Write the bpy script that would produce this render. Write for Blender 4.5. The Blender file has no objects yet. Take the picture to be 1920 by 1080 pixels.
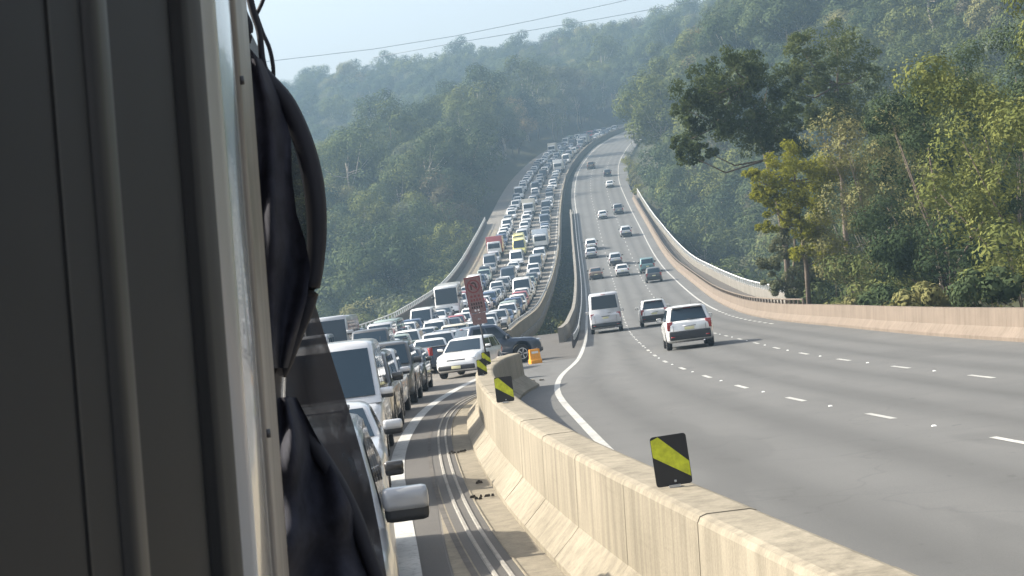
import bpy, bmesh, math, random
import numpy as np
from mathutils import Vector, Matrix
R = math.radians
random.seed(7); rng = np.random.default_rng(7)
SC = bpy.context.scene
COL = SC.collection

# ------------------------------------------------------------------ camera, sky, sun, exposure
FPX, ROLL, YH, ZC = 3600.0, R(7.0), 130.0, 2.9     # focal length in 1920-px units, roll, horizon offset, eye height
PITCH = math.atan(YH / FPX)
SUN_EL, SUN_AHEAD = 38.0, 13.0                      # sun stands to the side (left), slightly ahead

cam = bpy.data.cameras.new('camera'); camo = bpy.data.objects.new('camera', cam); COL.objects.link(camo)
cam.sensor_width = 36.0; cam.lens = 36.0 * FPX / 1920.0
cam.clip_start = 0.05; cam.clip_end = 6000
camo.matrix_world = Matrix.Translation((0, 0, ZC)) @ Matrix.Rotation(math.pi / 2 - PITCH, 4, 'X') @ Matrix.Rotation(-ROLL, 4, 'Z')
cam.dof.use_dof = True; cam.dof.focus_distance = 70.0; cam.dof.aperture_fstop = 40.0
SC.camera = camo

sun_dir = Vector((-math.cos(R(SUN_AHEAD)) * math.cos(R(SUN_EL)), math.sin(R(SUN_AHEAD)) * math.cos(R(SUN_EL)), math.sin(R(SUN_EL))))
W = bpy.data.worlds.new('World'); SC.world = W; W.use_nodes = True
nt = W.node_tree; bg = nt.nodes['Background']
sky = nt.nodes.new('ShaderNodeTexSky'); sky.sky_type = 'NISHITA'; sky.sun_disc = False
sky.sun_elevation = R(SUN_EL); sky.sun_rotation = math.atan2(sun_dir.x, sun_dir.y)
sky.air_density = 1.0; sky.dust_density = 4.0; sky.ozone_density = 1.2; sky.altitude = 100
hs = nt.nodes.new('ShaderNodeHueSaturation'); hs.inputs['Saturation'].default_value = .42; hs.inputs['Value'].default_value = 1.32     # thin high haze: paler sky all round
nt.links.new(sky.outputs[0], hs.inputs['Color']); nt.links.new(hs.outputs[0], bg.inputs[0]); bg.inputs[1].default_value = 0.11
sl = bpy.data.lights.new('sun', 'SUN'); slo = bpy.data.objects.new('sun', sl); COL.objects.link(slo)
sl.energy = 4.6; sl.angle = R(0.6); sl.color = (1.0, 0.92, 0.77)
slo.rotation_euler = (-sun_dir).to_track_quat('-Z', 'Y').to_euler()
SC.view_settings.view_transform = 'Standard'; SC.view_settings.look = 'None'
SC.view_settings.gamma = 1.0; SC.view_settings.use_curve_mapping = False
SC.view_settings.exposure = 1.12
HAZE = 0.00058
SC.cycles.use_denoising = True
SC.cycles.max_bounces = 6; SC.cycles.diffuse_bounces = 2; SC.cycles.glossy_bounces = 3
SC.cycles.transparent_max_bounces = 8; SC.cycles.volume_bounces = 0; SC.cycles.transmission_bounces = 3
SC.cycles.caustics_reflective = False; SC.cycles.caustics_refractive = False

# ------------------------------------------------------------------ materials
MATS = {}
class NB:
    """small node-tree builder"""
    def __init__(s, name):
        s.m = bpy.data.materials.new(name); s.m.use_nodes = True; s.t = s.m.node_tree
        s.b = s.t.nodes['Principled BSDF']; s.out = s.t.nodes['Material Output']; MATS[name] = s.m
    def n(s, typ, **kw):
        nd = s.t.nodes.new(typ)
        for k, v in kw.items():
            if k in nd.inputs: nd.inputs[k].default_value = v
            else: setattr(nd, k, v)
        return nd
    def l(s, a, b): s.t.links.new(a, b)
    def coord(s, kind='Object', scale=(1, 1, 1)):
        tc = s.n('ShaderNodeTexCoord'); mp = s.n('ShaderNodeMapping'); mp.inputs['Scale'].default_value = scale
        s.l(tc.outputs[kind], mp.inputs[0]); return mp.outputs[0]
    def noise(s, vec, scale, detail=4, rough=.6):
        nz = s.n('ShaderNodeTexNoise'); nz.inputs['Scale'].default_value = scale; nz.inputs['Detail'].default_value = detail
        nz.inputs['Roughness'].default_value = rough; s.l(vec, nz.inputs['Vector']); return nz.outputs['Fac']
    def ramp(s, fac, stops):
        r = s.n('ShaderNodeValToRGB'); e = r.color_ramp.elements
        while len(e) < len(stops): e.new(0.5)
        for i, (p, c) in enumerate(stops): e[i].position = p; e[i].color = (*c, 1) if len(c) == 3 else c
        s.l(fac, r.inputs[0]); return r.outputs[0]
    def mix(s, fac, a, b, mode='MIX'):
        m = s.n('ShaderNodeMix', data_type='RGBA', blend_type=mode)
        for sock, v in ((m.inputs[0], fac), (m.inputs[6], a), (m.inputs[7], b)):
            if hasattr(v, 'is_output'): s.l(v, sock)
            elif isinstance(v, (int, float)): sock.default_value = v
            else: sock.default_value = (*v, 1)
        return m.outputs[2]
    def bump(s, h, strength=.3, dist=.02):
        b = s.n('ShaderNodeBump'); b.inputs['Strength'].default_value = strength; b.inputs['Distance'].default_value = dist
        s.l(h, b.inputs['Height']); s.l(b.outputs[0], s.b.inputs['Normal'])
    def col(s, c):
        if hasattr(c, 'is_output'): s.l(c, s.b.inputs['Base Color'])
        else: s.b.inputs['Base Color'].default_value = (*c, 1)
    def set(s, **kw):
        for k, v in kw.items(): s.b.inputs[k.replace('_', ' ')].default_value = v
        return s

def simple(name, c, rough=.6, var=.15, scale=8, **kw):
    b = NB(name); v = b.coord(); f = b.noise(v, scale)
    b.col(b.ramp(f, [(.3, tuple(x * (1 - var) for x in c)), (.7, tuple(min(1, x * (1 + var)) for x in c))]))
    b.set(Roughness=rough, **kw); return b.m

def asphalt(name, base, tint):
    b = NB(name); v = b.coord()
    big = b.noise(b.coord(scale=(.35, .04, 1)), 1.0, 5); mid = b.noise(v, .6, 5); fine = b.noise(v, 60, 3)
    c = b.ramp(big, [(.32, tuple(x * .86 for x in base)), (.68, tuple(x * 1.1 for x in base))])
    c = b.mix(.35, c, b.ramp(mid, [(.35, tuple(x * .8 for x in base)), (.65, tint)]))
    c = b.mix(.25, c, b.ramp(fine, [(.35, tuple(x * .55 for x in base)), (.65, tuple(x * 1.35 for x in base))]))
    at = b.n('ShaderNodeAttribute'); at.attribute_name = 'wear'      # wheel-track wear along the lanes
    sm = b.n('ShaderNodeMath', operation='MULTIPLY'); b.l(at.outputs['Fac'], sm.inputs[0]); b.l(mid, sm.inputs[1])
    c = b.mix(sm.outputs[0], c, tuple(x * .45 for x in base))
    pt = b.noise(b.coord(scale=(.9, .16, 1)), .55, 2, .4); c = b.mix(b.ramp(pt, [(.60, (0, 0, 0)), (.625, (.32,) * 3)]), c, tuple(x * .68 for x in base))        # resurfaced patches
    vo = b.n('ShaderNodeTexVoronoi', feature='DISTANCE_TO_EDGE'); vo.inputs['Scale'].default_value = .16; wv = b.n('ShaderNodeVectorMath', operation='ADD'); b.l(v, wv.inputs[0]); nv = b.n('ShaderNodeTexNoise'); nv.inputs['Scale'].default_value = .5; b.l(v, nv.inputs['Vector']); sc3 = b.n('ShaderNodeVectorMath', operation='SCALE'); sc3.inputs['Scale'].default_value = 3.0; b.l(nv.outputs['Color'], sc3.inputs[0]); b.l(sc3.outputs[0], wv.inputs[1]); b.l(wv.outputs[0], vo.inputs['Vector'])
    c = b.mix(b.ramp(vo.outputs['Distance'], [(.0, (.22,) * 3), (.006, (0, 0, 0))]), c, tuple(x * .4 for x in base))      # cracks
    sp = b.noise(b.coord(scale=(1, .5, 1)), 3.2, 2); c = b.mix(b.ramp(sp, [(.70, (0, 0, 0)), (.76, (.4,) * 3)]), c, tuple(x * .45 for x in base))   # oil spots
    b.col(c); b.set(Roughness=.85, Specular_IOR_Level=.25); b.bump(fine, .25, .01); return b.m
asphalt('asphalt_right', (.128, .128, .126), (.146, .145, .141))
asphalt('asphalt_left', (.18, .166, .148), (.2, .185, .165))
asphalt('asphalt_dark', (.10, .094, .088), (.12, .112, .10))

def concrete(name, base, streak=.4):
    b = NB(name); v = b.coord()
    big = b.noise(v, .8, 5); fine = b.noise(v, 40, 4)
    st = b.noise(b.coord(scale=(3.0, 3.0, .12)), 1.6, 6, .7)
    c = b.ramp(big, [(.3, tuple(x * .8 for x in base)), (.7, tuple(x * 1.1 for x in base))])
    c = b.mix(b.ramp(st, [(.42, (0, 0, 0)), (.66, (streak,) * 3)]), c, tuple(x * .36 for x in base))
    st2 = b.noise(b.coord(scale=(5.0, 5.0, .2)), 2.0, 5, .7); c = b.mix(b.ramp(st2, [(.5, (0, 0, 0)), (.72, (streak * .5,) * 3)]), c, tuple(x * .32 for x in base))      # narrow rain streaks
    sf = b.noise(b.coord(scale=(.5, .22, 7.0)), 1.4, 6, .7); c = b.mix(b.ramp(sf, [(.60, (0, 0, 0)), (.72, (streak * .55,) * 3)]), c, tuple(x * .35 for x in base))      # tyre scuffs along the face
    c = b.mix(.2, c, b.ramp(fine, [(.35, tuple(x * .6 for x in base)), (.65, tuple(x * 1.2 for x in base))]))
    b.col(c); b.set(Roughness=.9, Specular_IOR_Level=.2); b.bump(fine, .35, .01); return b.m
concrete('concrete_sand', (.285, .252, .195), .6)
concrete('concrete_grey', (.24, .225, .20), .55)
concrete('concrete_pink', (.20, .163, .132), .4)
concrete('concrete_tan', (.245, .215, .165), .5)
concrete('concrete_light', (.29, .275, .25), .4)
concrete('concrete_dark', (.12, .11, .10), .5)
b = NB('paint_line'); v = b.coord(); f = b.noise(v, 9, 6, .75); f2 = b.noise(v, .8, 3)
b.col(b.mix(b.ramp(f, [(.50, (0, 0, 0)), (.66, (.75,) * 3)]), b.ramp(f2, [(.3, (.34, .335, .32)), (.7, (.47, .465, .44))]), (.17, .165, .155))); b.set(Roughness=.7)
simple('rubber', (.012, .012, .013), .75, .2)
simple('black_plastic', (.02, .02, .022), .5, .2)
simple('galvanised', (.45, .46, .47), .4, .15, 20, Metallic=.6)
simple('white_rail', (.72, .72, .70), .5, .08)
simple('steel_dark', (.08, .08, .085), .5, .2, Metallic=.5)
simple('orange_plastic', (.80, .33, .03), .45, .1)
simple('marker_black', (.015, .015, .017), .5, .2)
simple('marker_yellow', (.50, .53, .025), .45, .3, 14)
simple('sign_pale', (.22, .135, .13), .5, .25, 20)
simple('sign_red', (.22, .05, .055), .5, .12, 20)
simple('sign_black', (.05, .03, .03), .5, .1)
simple('sign_white', (.78, .74, .74), .5, .05)
simple('bark', (.13, .10, .075), .9, .35, 5)
simple('bark_pale', (.34, .29, .24), .85, .35, 4)
simple('wire', (.22, .23, .25), .6, .1)
simple('litter', (.035, .028, .02), .9, .3, 30)

b = NB('car_paint')
oi = b.n('ShaderNodeObjectInfo'); dv = b.noise(b.coord(), 2.5, 5)
b.col(b.mix(b.ramp(dv, [(.4, (0, 0, 0)), (.8, (.22,) * 3)]), oi.outputs['Color'], (.22, .19, .15)))
b.set(Roughness=.28, Coat_Weight=.7, Coat_Roughness=.06, Metallic=.15)
b = NB('car_glass'); b.col((.012, .026, .042)); b.set(Roughness=.04, Specular_IOR_Level=.5)
b = NB('clear_glass')      # glass one can look through
tr = b.n('ShaderNodeBsdfTransparent'); tr.inputs[0].default_value = (.42, .52, .52, 1)
gl = b.n('ShaderNodeBsdfGlossy'); gl.inputs['Roughness'].default_value = .03
fr = b.n('ShaderNodeFresnel'); fr.inputs[0].default_value = 1.5
mx = b.n('ShaderNodeMixShader'); b.l(fr.outputs[0], mx.inputs[0]); b.l(tr.outputs[0], mx.inputs[1]); b.l(gl.outputs[0], mx.inputs[2])
b.l(mx.outputs[0], b.out.inputs[0])
simple('tyre', (.018, .018, .019), .85, .25, 12)
simple('rim', (.42, .43, .45), .3, .1, 12, Metallic=.9)
b = NB('lamp_red'); b.col((.30, .012, .012)); b.set(Roughness=.12, Coat_Weight=.8)
b = NB('lamp_clear'); b.col((.70, .72, .74)); b.set(Roughness=.08, Metallic=.4, Coat_Weight=1.0)
b = NB('lamp_amber'); b.col((.65, .25, .02)); b.set(Roughness=.15)
simple('plate', (.72, .68, .40), .4, .04)
simple('trim_black', (.022, .023, .026), .55, .2, 10)
simple('seat_cloth', (.05, .05, .055), .9, .2)
simple('dark_interior', (.02, .02, .021), .9, .2)
b = NB('chrome'); b.col((.75, .76, .78)); b.set(Roughness=.12, Metallic=1.0)

def leaf(name, lo, mid, hi, trans=.18):
    b = NB(name); v = b.coord(); f = b.noise(v, 1.1, 3)
    oi = b.n('ShaderNodeObjectInfo')
    g = b.ramp(oi.outputs['Random'], [(.0, (.52, .60, .66)), (.35, (.88, .94, .98)), (.7, (1.1, 1.06, .92)), (1, (1.5, 1.36, .92))])
    c = b.mix(1.0, b.ramp(f, [(.32, lo), (.5, mid), (.7, hi)]), g, 'MULTIPLY')
    d = b.n('ShaderNodeBsdfDiffuse'); t = b.n('ShaderNodeBsdfTranslucent'); m = b.n('ShaderNodeMixShader'); m.inputs[0].default_value = trans
    b.l(c, d.inputs[0]); b.l(c, t.inputs[0]); b.l(d.outputs[0], m.inputs[1]); b.l(t.outputs[0], m.inputs[2]); b.l(m.outputs[0], b.out.inputs[0])
    return b.m
leaf('leaf_gum', (.062, .082, .04), (.098, .12, .056), (.145, .165, .076))
leaf('leaf_dark', (.046, .064, .033), (.074, .096, .044), (.112, .132, .06))
leaf('leaf_pale', (.10, .112, .066), (.135, .142, .088), (.17, .175, .105))
leaf('leaf_yellow', (.16, .16, .022), (.23, .22, .03), (.30, .28, .045), .4)
leaf('leaf_brown', (.10, .085, .05), (.135, .115, .07), (.165, .14, .085))
leaf('leaf_near', (.066, .085, .034), (.11, .128, .048), (.165, .175, .065), .35)

b = NB('forest_floor'); v = b.coord(); f = b.noise(v, .12, 6); f2 = b.noise(v, 1.6, 5)
b.col(b.mix(.5, b.ramp(f, [(.35, (.035, .045, .022)), (.65, (.075, .07, .045))]), b.ramp(f2, [(.35, (.03, .04, .02)), (.65, (.085, .08, .05))])))
b.set(Roughness=.95, Specular_IOR_Level=.1); b.bump(f2, .5, .3)

# ------------------------------------------------------------------ object helpers
def link(name, me, mat=None, parent=None, loc=None):
    o = bpy.data.objects.new(name, me); COL.objects.link(o)
    if me is not None and mat is not None and not me.materials:
        for m in (mat if isinstance(mat, (list, tuple)) else [mat]): me.materials.append(MATS[m] if isinstance(m, str) else m)
    if parent is not None: o.parent = parent
    if loc is not None: o.location = loc
    return o
def mesh(name, v, f, smooth=False, mi=None):
    me = bpy.data.meshes.new(name); me.from_pydata([tuple(map(float, p)) for p in v], [], f); 
    if smooth: me.polygons.foreach_set('use_smooth', [True] * len(me.polygons))
    if mi is not None: me.polygons.foreach_set('material_index', mi)
    me.update(); return me
def tag(o, label=None, cat=None, group=None, kind=None):
    for k, v in (('label', label), ('category', cat), ('group', group), ('kind', kind)):
        if v: o[k] = v
    return o
def empty(name, loc=(0, 0, 0), rz=0.0):
    o = bpy.data.objects.new(name, None); COL.objects.link(o); o.location = loc; o.rotation_euler = (0, 0, rz); o.empty_display_size = .2
    return o
def recalc(me):
    bm = bmesh.new(); bm.from_mesh(me); bmesh.ops.recalc_face_normals(bm, faces=bm.faces); bm.to_mesh(me); bm.free(); return me

class MB:
    """collects shapes for one mesh"""
    def __init__(s): s.v = []; s.f = []; s.mi = []; s.sm = []
    def add(s, v, f, mi=0, sm=False):
        o = len(s.v); s.v += [tuple(p) for p in v]; s.f += [tuple(i + o for i in q) for q in f]; s.mi += [mi] * len(f); s.sm += [sm] * len(f); return s
    def box(s, c, d, mi=0, taper=1.0, bev=0.0):
        x, y, z = c; a, b_, h = d[0] / 2, d[1] / 2, d[2] / 2
        if bev <= 0:
            v = [(x + sx * a * (taper if sz > 0 else 1), y + sy * b_ * (taper if sz > 0 else 1), z + sz * h) for sz in (-1, 1) for sy in (-1, 1) for sx in (-1, 1)]
            return s.add(v, [(0, 2, 3, 1), (4, 5, 7, 6), (0, 1, 5, 4), (2, 6, 7, 3), (0, 4, 6, 2), (1, 3, 7, 5)], mi)
        bm = bmesh.new(); bmesh.ops.create_cube(bm, size=1)
        for p in bm.verts:
            t = taper if p.co.z > 0 else 1; p.co = Vector((x + p.co.x * 2 * a * t, y + p.co.y * 2 * b_ * t, z + p.co.z * 2 * h))
        bmesh.ops.bevel(bm, geom=list(bm.edges), offset=bev, segments=2, affect='EDGES', profile=.6)
        bm.verts.index_update(); v = [tuple(p.co) for p in bm.verts]; f = [tuple(q.index for q in fc.verts) for fc in bm.faces]; bm.free()
        return s.add(v, f, mi, True)
    def tube(s, pts, rad, n=6, mi=0, cap=True):
        pts = [Vector(p) for p in pts]; rad = rad if isinstance(rad, (list, tuple)) else [rad] * len(pts)
        v = []; f = []
        up = Vector((0, 0, 1))
        for i, p in enumerate(pts):
            t = (pts[min(i + 1, len(pts) - 1)] - pts[max(i - 1, 0)]).normalized()
            a = t.cross(up if abs(t.z) < .95 else Vector((1, 0, 0))).normalized(); c = t.cross(a).normalized()
            for k in range(n):
                an = 2 * math.pi * k / n; v.append(p + a * math.cos(an) * rad[i] + c * math.sin(an) * rad[i])
        for i in range(len(pts) - 1):
            for k in range(n): f.append((i * n + k, i * n + (k + 1) % n, (i + 1) * n + (k + 1) % n, (i + 1) * n + k))
        if cap: f.append(tuple(range(n - 1, -1, -1))); f.append(tuple((len(pts) - 1) * n + k for k in range(n)))
        return s.add(v, f, mi, True)
    def build(s, name):
        me = bpy.data.meshes.new(name); me.from_pydata([tuple(map(float, p)) for p in s.v], [], s.f)
        me.polygons.foreach_set('material_index', s.mi); me.polygons.foreach_set('use_smooth', s.sm); me.update()
        return recalc(me)

# ------------------------------------------------------------------ the road's alignment (metres; y runs away from the camera)
def pchip(xs, ys, x):
    xs = np.array(xs, float); ys = np.array(ys, float); x = np.asarray(x, float); h = np.diff(xs); d = np.diff(ys) / h
    m = np.zeros(len(xs)); m[0] = d[0]; m[-1] = d[-1]
    for i in range(1, len(xs) - 1):
        if d[i - 1] * d[i] > 0:
            w1 = 2 * h[i] + h[i - 1]; w2 = h[i] + 2 * h[i - 1]; m[i] = (w1 + w2) / (w1 / d[i - 1] + w2 / d[i])
    xc = np.clip(x, xs[0], xs[-1]); i = np.clip(np.searchsorted(xs, xc) - 1, 0, len(xs) - 2); t = (xc - xs[i]) / h[i]
    return ys[i] * (1 + 2 * t) * (1 - t) ** 2 + h[i] * m[i] * t * (1 - t) ** 2 + ys[i + 1] * t * t * (3 - 2 * t) + h[i] * m[i + 1] * t * t * (t - 1)
def smooth_curve(pts):
    """table -> callable; light smoothing so that the line has no kinks"""
    xs = [p[0] for p in pts]; ys = [p[1] for p in pts]; g = np.arange(xs[0], xs[-1] + 1, 1.0); v = pchip(xs, ys, g)
    k = 9; ker = np.hanning(2 * k + 1); ker /= ker.sum()
    vp = np.concatenate([v[0] - (v[1] - v[0]) * np.arange(k, 0, -1), v, v[-1] + (v[-1] - v[-2]) * np.arange(1, k + 1)]); vs = np.convolve(vp, ker, 'valid')
    return lambda d: np.interp(d, g, vs)
ZK = [(-60, 4.2), (0, .15), (15.3, -.46), (75, -3.0), (133, -5.4), (180, -6.3), (232, -6.1), (324, -.9), (493, 13.9), (700, 31.9), (900, 45), (1200, 53)]
zg = smooth_curve(ZK)
Qx = smooth_curve([(-60, 8.0), (0, 2.9), (40, -.3), (70, -1.0), (100, -1.1), (128, -.43), (178, 2.2), (244, 5.1), (296, 7.8), (371, 11), (449, 15.4), (531, 22.7), (598, 31.9), (646, 42.9), (700, 60)])   # left carriageway, median side
Lx = smooth_curve([(-60, 10.5), (0, 3.5), (10, 2.6), (20, 1.72), (28, 1.38), (35, 1.2), (43, 1.03), (52, .87), (64, 1.24), (74.5, 2.12), (92, 3.02), (154, 5.64), (198, 7.5), (257, 9.8), (300, 11.4), (354, 13.5), (404, 15.4), (463, 18.9), (520, 24.2), (573, 31.0), (621, 40.5), (700, 63)])
D1 = smooth_curve([(-60, 14.2), (0, 8.6), (20, 6.9), (38.6, 5.45), (45.6, 5.08), (52, 4.97), (58, 4.87), (65, 4.85), (73, 5.04), (86, 5.5), (110, 6.5), (137, 7.75), (204, 11.0), (257, 13.3), (300, 14.9), (354, 17.0), (404, 18.9), (463, 22.4), (520, 27.7), (573, 34.5), (621, 44), (700, 66.5)])
D2 = smooth_curve([(-60, 17.8), (0, 12.3), (30, 9.7), (59, 8.6), (72, 8.84), (110, 10.0), (137, 11.2), (184, 13.4), (208, 14.5), (257, 16.8), (300, 18.4), (354, 20.5), (404, 22.4), (463, 25.9), (520, 31.2), (573, 38), (621, 47.5), (700, 70)])
Rx = smooth_curve([(-60, 21.4), (0, 15.8), (30, 13.2), (60, 12.1), (88, 12.5), (114, 13.5), (137, 14.5), (171, 16.3), (202, 17.7), (237, 19.3), (282, 20.9), (333, 22.9), (389, 25.0), (424, 26.4), (464, 28.9), (503, 32.3), (520, 34.2), (573, 41), (621, 50.5), (700, 73)])
Bx = smooth_curve([(-60, 8.0), (0, 2.55), (10.4, 1.40), (13.3, 1.05), (16, .75), (18.4, .49), (20.8, .25), (24, -.03), (30.1, -.45), (35, -.72), (40, -.96), (44, -1.10), (49, -1.16), (53, -1.05), (57, -.72), (60, -.25), (66, .9)])      # near barrier, upper left edge
Ex = smooth_curve([(-60, 5.0), (0, .1), (10, -.72), (21, -1.5), (25, -1.78), (31, -2.25), (40, -2.69), (51, -2.82), (59, -2.53), (68, -1.9), (74, -1.3)])                      # lane edge line on our side
Cx = smooth_curve([(-60, 6.0), (0, .85), (10, -.1), (19.4, -1.0), (28.7, -1.5), (33.6, -1.7), (44, -1.93), (52, -1.9), (60, -1.62), (66, -1.1)])                        # edge of the concrete channel
Px = lambda d: Qx(d) - np.interp(d, [0, 120, 186, 400], [22, 18, 14.3, 14.2])
RB = lambda d: Rx(d) + np.interp(d, [0, 90, 130, 200, 420], [1.0, 1.15, 1.3, 1.6, 1.5])
RO = lambda d: Rx(d) + np.interp(d, [120, 160, 203, 272, 325, 420], [4.9, 4.6, 4.2, 3.6, 2.9, 2.6])
def unpix(x, y, dist):
    """world point seen at photo pixel (x, y) at a forward distance"""
    dx = x - 960.0; dy = 540.0 - y; c, s = math.cos(ROLL), math.sin(ROLL); X = dx * c + dy * s; Y = -dx * s + dy * c
    f = FPX * math.cos(PITCH) + Y * math.sin(PITCH); u = Y * math.cos(PITCH) - FPX * math.sin(PITCH)
    return Vector((X / f * dist, dist, ZC + u / f * dist))
def drange(a, b, step): return np.linspace(a, b, max(2, int(math.ceil((b - a) / step)) + 1))

def ribbon(name, ds, xl, xr, zoff, mat, parent=None, nlat=1, wear=None):
    ds = np.asarray(ds, float); v = []; f = []; w = []
    L_, R_, Z = xl(ds), xr(ds), zg(ds)
    for i, d in enumerate(ds):
        for k in range(nlat + 1):
            x = L_[i] + (R_[i] - L_[i]) * k / nlat; v.append((x, d, Z[i] + zoff))
            if wear is not None: w.append(float(wear(x, d)))
    n = nlat + 1
    for i in range(len(ds) - 1):
        for k in range(nlat): f.append((i * n + k, i * n + k + 1, (i + 1) * n + k + 1, (i + 1) * n + k))
    me = mesh(name, v, f, True)
    if wear is not None:
        a = me.attributes.new('wear', 'FLOAT', 'POINT'); a.data.foreach_set('value', w)
    return link(name, me, mat, parent)
def sweep(name, ds, xf, prof, mat, parent=None, zf=None):
    """closed cross-section (dx, dz) swept along x = xf(y)"""
    ds = np.asarray(ds, float); X = xf(ds); Z = (zf or zg)(ds); n = len(prof); v = []; f = []
    for i, d in enumerate(ds):
        for (a, h) in prof: v.append((X[i] + a, d, Z[i] + h))
    for i in range(len(ds) - 1):
        for k in range(n): f.append((i * n + k, i * n + (k + 1) % n, (i + 1) * n + (k + 1) % n, (i + 1) * n + k))
    f.append(tuple(range(n))); f.append(tuple((len(ds) - 1) * n + k for k in range(n - 1, -1, -1)))
    return link(name, recalc(mesh(name, v, f)), mat, parent)

# ------------------------------------------------------------------ terrain
CTRL = np.array([
 # left: valley, near spur, far hillside
 (-25, -60, 3), (-60, 0, -4), (-28, 0, -1.5), (-28, 60, -7), (-30, 110, -20), (-25, 160, -32), (-20, 220, -37), (-30, 280, -32), (-45, 330, -20), (-60, 380, -9),
 (-40, 430, 4), (-12, 470, 13), (-8, 430, 6), (-12, 390, -2), (-100, 400, -6), (-100, 300, -20), (-120, 500, 6), (-60, 550, 9), (-45, 650, 15), (-60, 800, 39), (-60, 1000, 72),
 (60, 1000, 77), (150, 1000, 80), (-250, 1000, 70), (-250, 700, 30), (-250, 400, 0), (0, 1250, 48), (-250, 1250, 40), (250, 1250, 60), (-250, 100, -10), (-120, 150, -20),
 (0, 850, 49), (-150, 850, 44), (-400, 700, 30), (-400, 1000, 70),
 # along the road beyond the bridge
 (8, 430, 7), (8, 460, 10), (18, 520, 15.5), (28, 560, 19), (38, 610, 23.5), (52, 655, 27.5), (62, 690, 30.5), (0, 520, 21), (10, 600, 27), (26, 660, 33), (45, 710, 38), (34, 500, 15), (42, 560, 20),
 # between and under the bridges
 (5, 140, -12), (8, 200, -30), (10, 260, -34), (12, 320, -20), (14, 370, -6), (4, 110, -6), (-10, 130, -12), (12, 400, 3),
 # right: bank, valley, high hill
 (22, -60, 6), (24, 0, 1.5), (19, 40, -1.6), (18.5, 70, -3.2), (20, 95, -5), (25, 130, -9), (32, 170, -19), (34, 220, -27), (38, 280, -23), (38, 330, -12), (33, 385, 0), (34, 430, 7), (40, 470, 14),
 (60, 60, 7), (60, 0, 12), (60, 120, 3), (70, 200, -8), (80, 280, 0), (85, 350, 24), (60, 430, 30), (58, 500, 36), (66, 560, 45), (90, 520, 62), (78, 620, 48), (120, 250, 30), (150, 100, 36), (150, 400, 74),
 (250, 300, 96), (250, 600, 120), (150, 700, 96), (110, 660, 70), (250, 0, 60), (320, 1000, 112), (90, 800, 58), (150, 550, 100), (400, 300, 120)], float)
def tps_fit(P):
    n = len(P); d2 = ((P[:, None, :2] - P[None, :, :2]) ** 2).sum(-1) / 1e4
    K = np.where(d2 > 0, .5 * d2 * np.log(d2 + 1e-12), 0) + np.eye(n) * .004
    A = np.zeros((n + 3, n + 3)); A[:n, :n] = K; A[:n, n] = 1; A[:n, n + 1:] = P[:, :2] / 100; A[n:, :n] = A[:n, n:].T
    return np.linalg.solve(A, np.concatenate([P[:, 2], np.zeros(3)]))
TW = tps_fit(CTRL)
def tps(x, y):
    x = np.asarray(x, float).ravel(); y = np.asarray(y, float).ravel(); out = np.zeros(len(x)); n = len(CTRL)
    for a in range(0, len(x), 4000):
        X, Y = x[a:a + 4000], y[a:a + 4000]
        d2 = ((X[:, None] - CTRL[None, :, 0]) ** 2 + (Y[:, None] - CTRL[None, :, 1]) ** 2) / 1e4
        out[a:a + 4000] = (np.where(d2 > 0, .5 * d2 * np.log(d2 + 1e-12), 0) @ TW[:n]) + TW[n] + TW[n + 1] * X / 100 + TW[n + 2] * Y / 100
    return out
GX = np.concatenate([np.arange(-430, -60, 12.0), np.arange(-60, 100, 2.5), np.arange(100, 430, 12.0)])
GY = np.concatenate([np.arange(-70, 720, 5.0), np.arange(720, 1320, 14.0)])
gx, gy = np.meshgrid(GX, GY); HZ = tps(gx, gy).reshape(gx.shape)
HZ += 1.2 * np.sin(gx * .11 + 1.3 * np.sin(gy * .05)) * np.cos(gy * .083) * np.clip((gy - 60) / 200, 0, 1)
# keep the land below the roads: cut where they run on the ground, deep below where they are bridges
dl = np.clip(gy, -60, 700); left_e, right_e = Px(dl) - 1.0, np.where(dl < 420, RO(dl), Rx(dl) + 3) + .6
dist = np.maximum(np.maximum(left_e - gx, gx - right_e), 0); dist[gy > 705] = 99
cap = zg(dl) - .45 + np.maximum(dist - 2.5, 0) * .85
cap = np.where((gy > 134) & (gy < 362) & (dist < .5), zg(dl) - 7, cap)
HZ = np.minimum(HZ, cap)
def ground(x, y):
    x = np.asarray(x, float); y = np.asarray(y, float)
    i = np.clip(np.searchsorted(GX, x) - 1, 0, len(GX) - 2); j = np.clip(np.searchsorted(GY, y) - 1, 0, len(GY) - 2)
    u = np.clip((x - GX[i]) / (GX[i + 1] - GX[i]), 0, 1); v = np.clip((y - GY[j]) / (GY[j + 1] - GY[j]), 0, 1)
    return HZ[j, i] * (1 - u) * (1 - v) + HZ[j, i + 1] * u * (1 - v) + HZ[j + 1, i] * (1 - u) * v + HZ[j + 1, i + 1] * u * v
nx, ny = len(GX), len(GY)
tv = np.stack([gx.ravel(), gy.ravel(), HZ.ravel()], 1)
tf = [(j * nx + i, j * nx + i + 1, (j + 1) * nx + i + 1, (j + 1) * nx + i) for j in range(ny - 1) for i in range(nx - 1)]
terrain = link('terrain', mesh('terrain', tv, tf, True), 'forest_floor'); tag(terrain, 'forested valley and hillsides under the trees', kind='structure')

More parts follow.
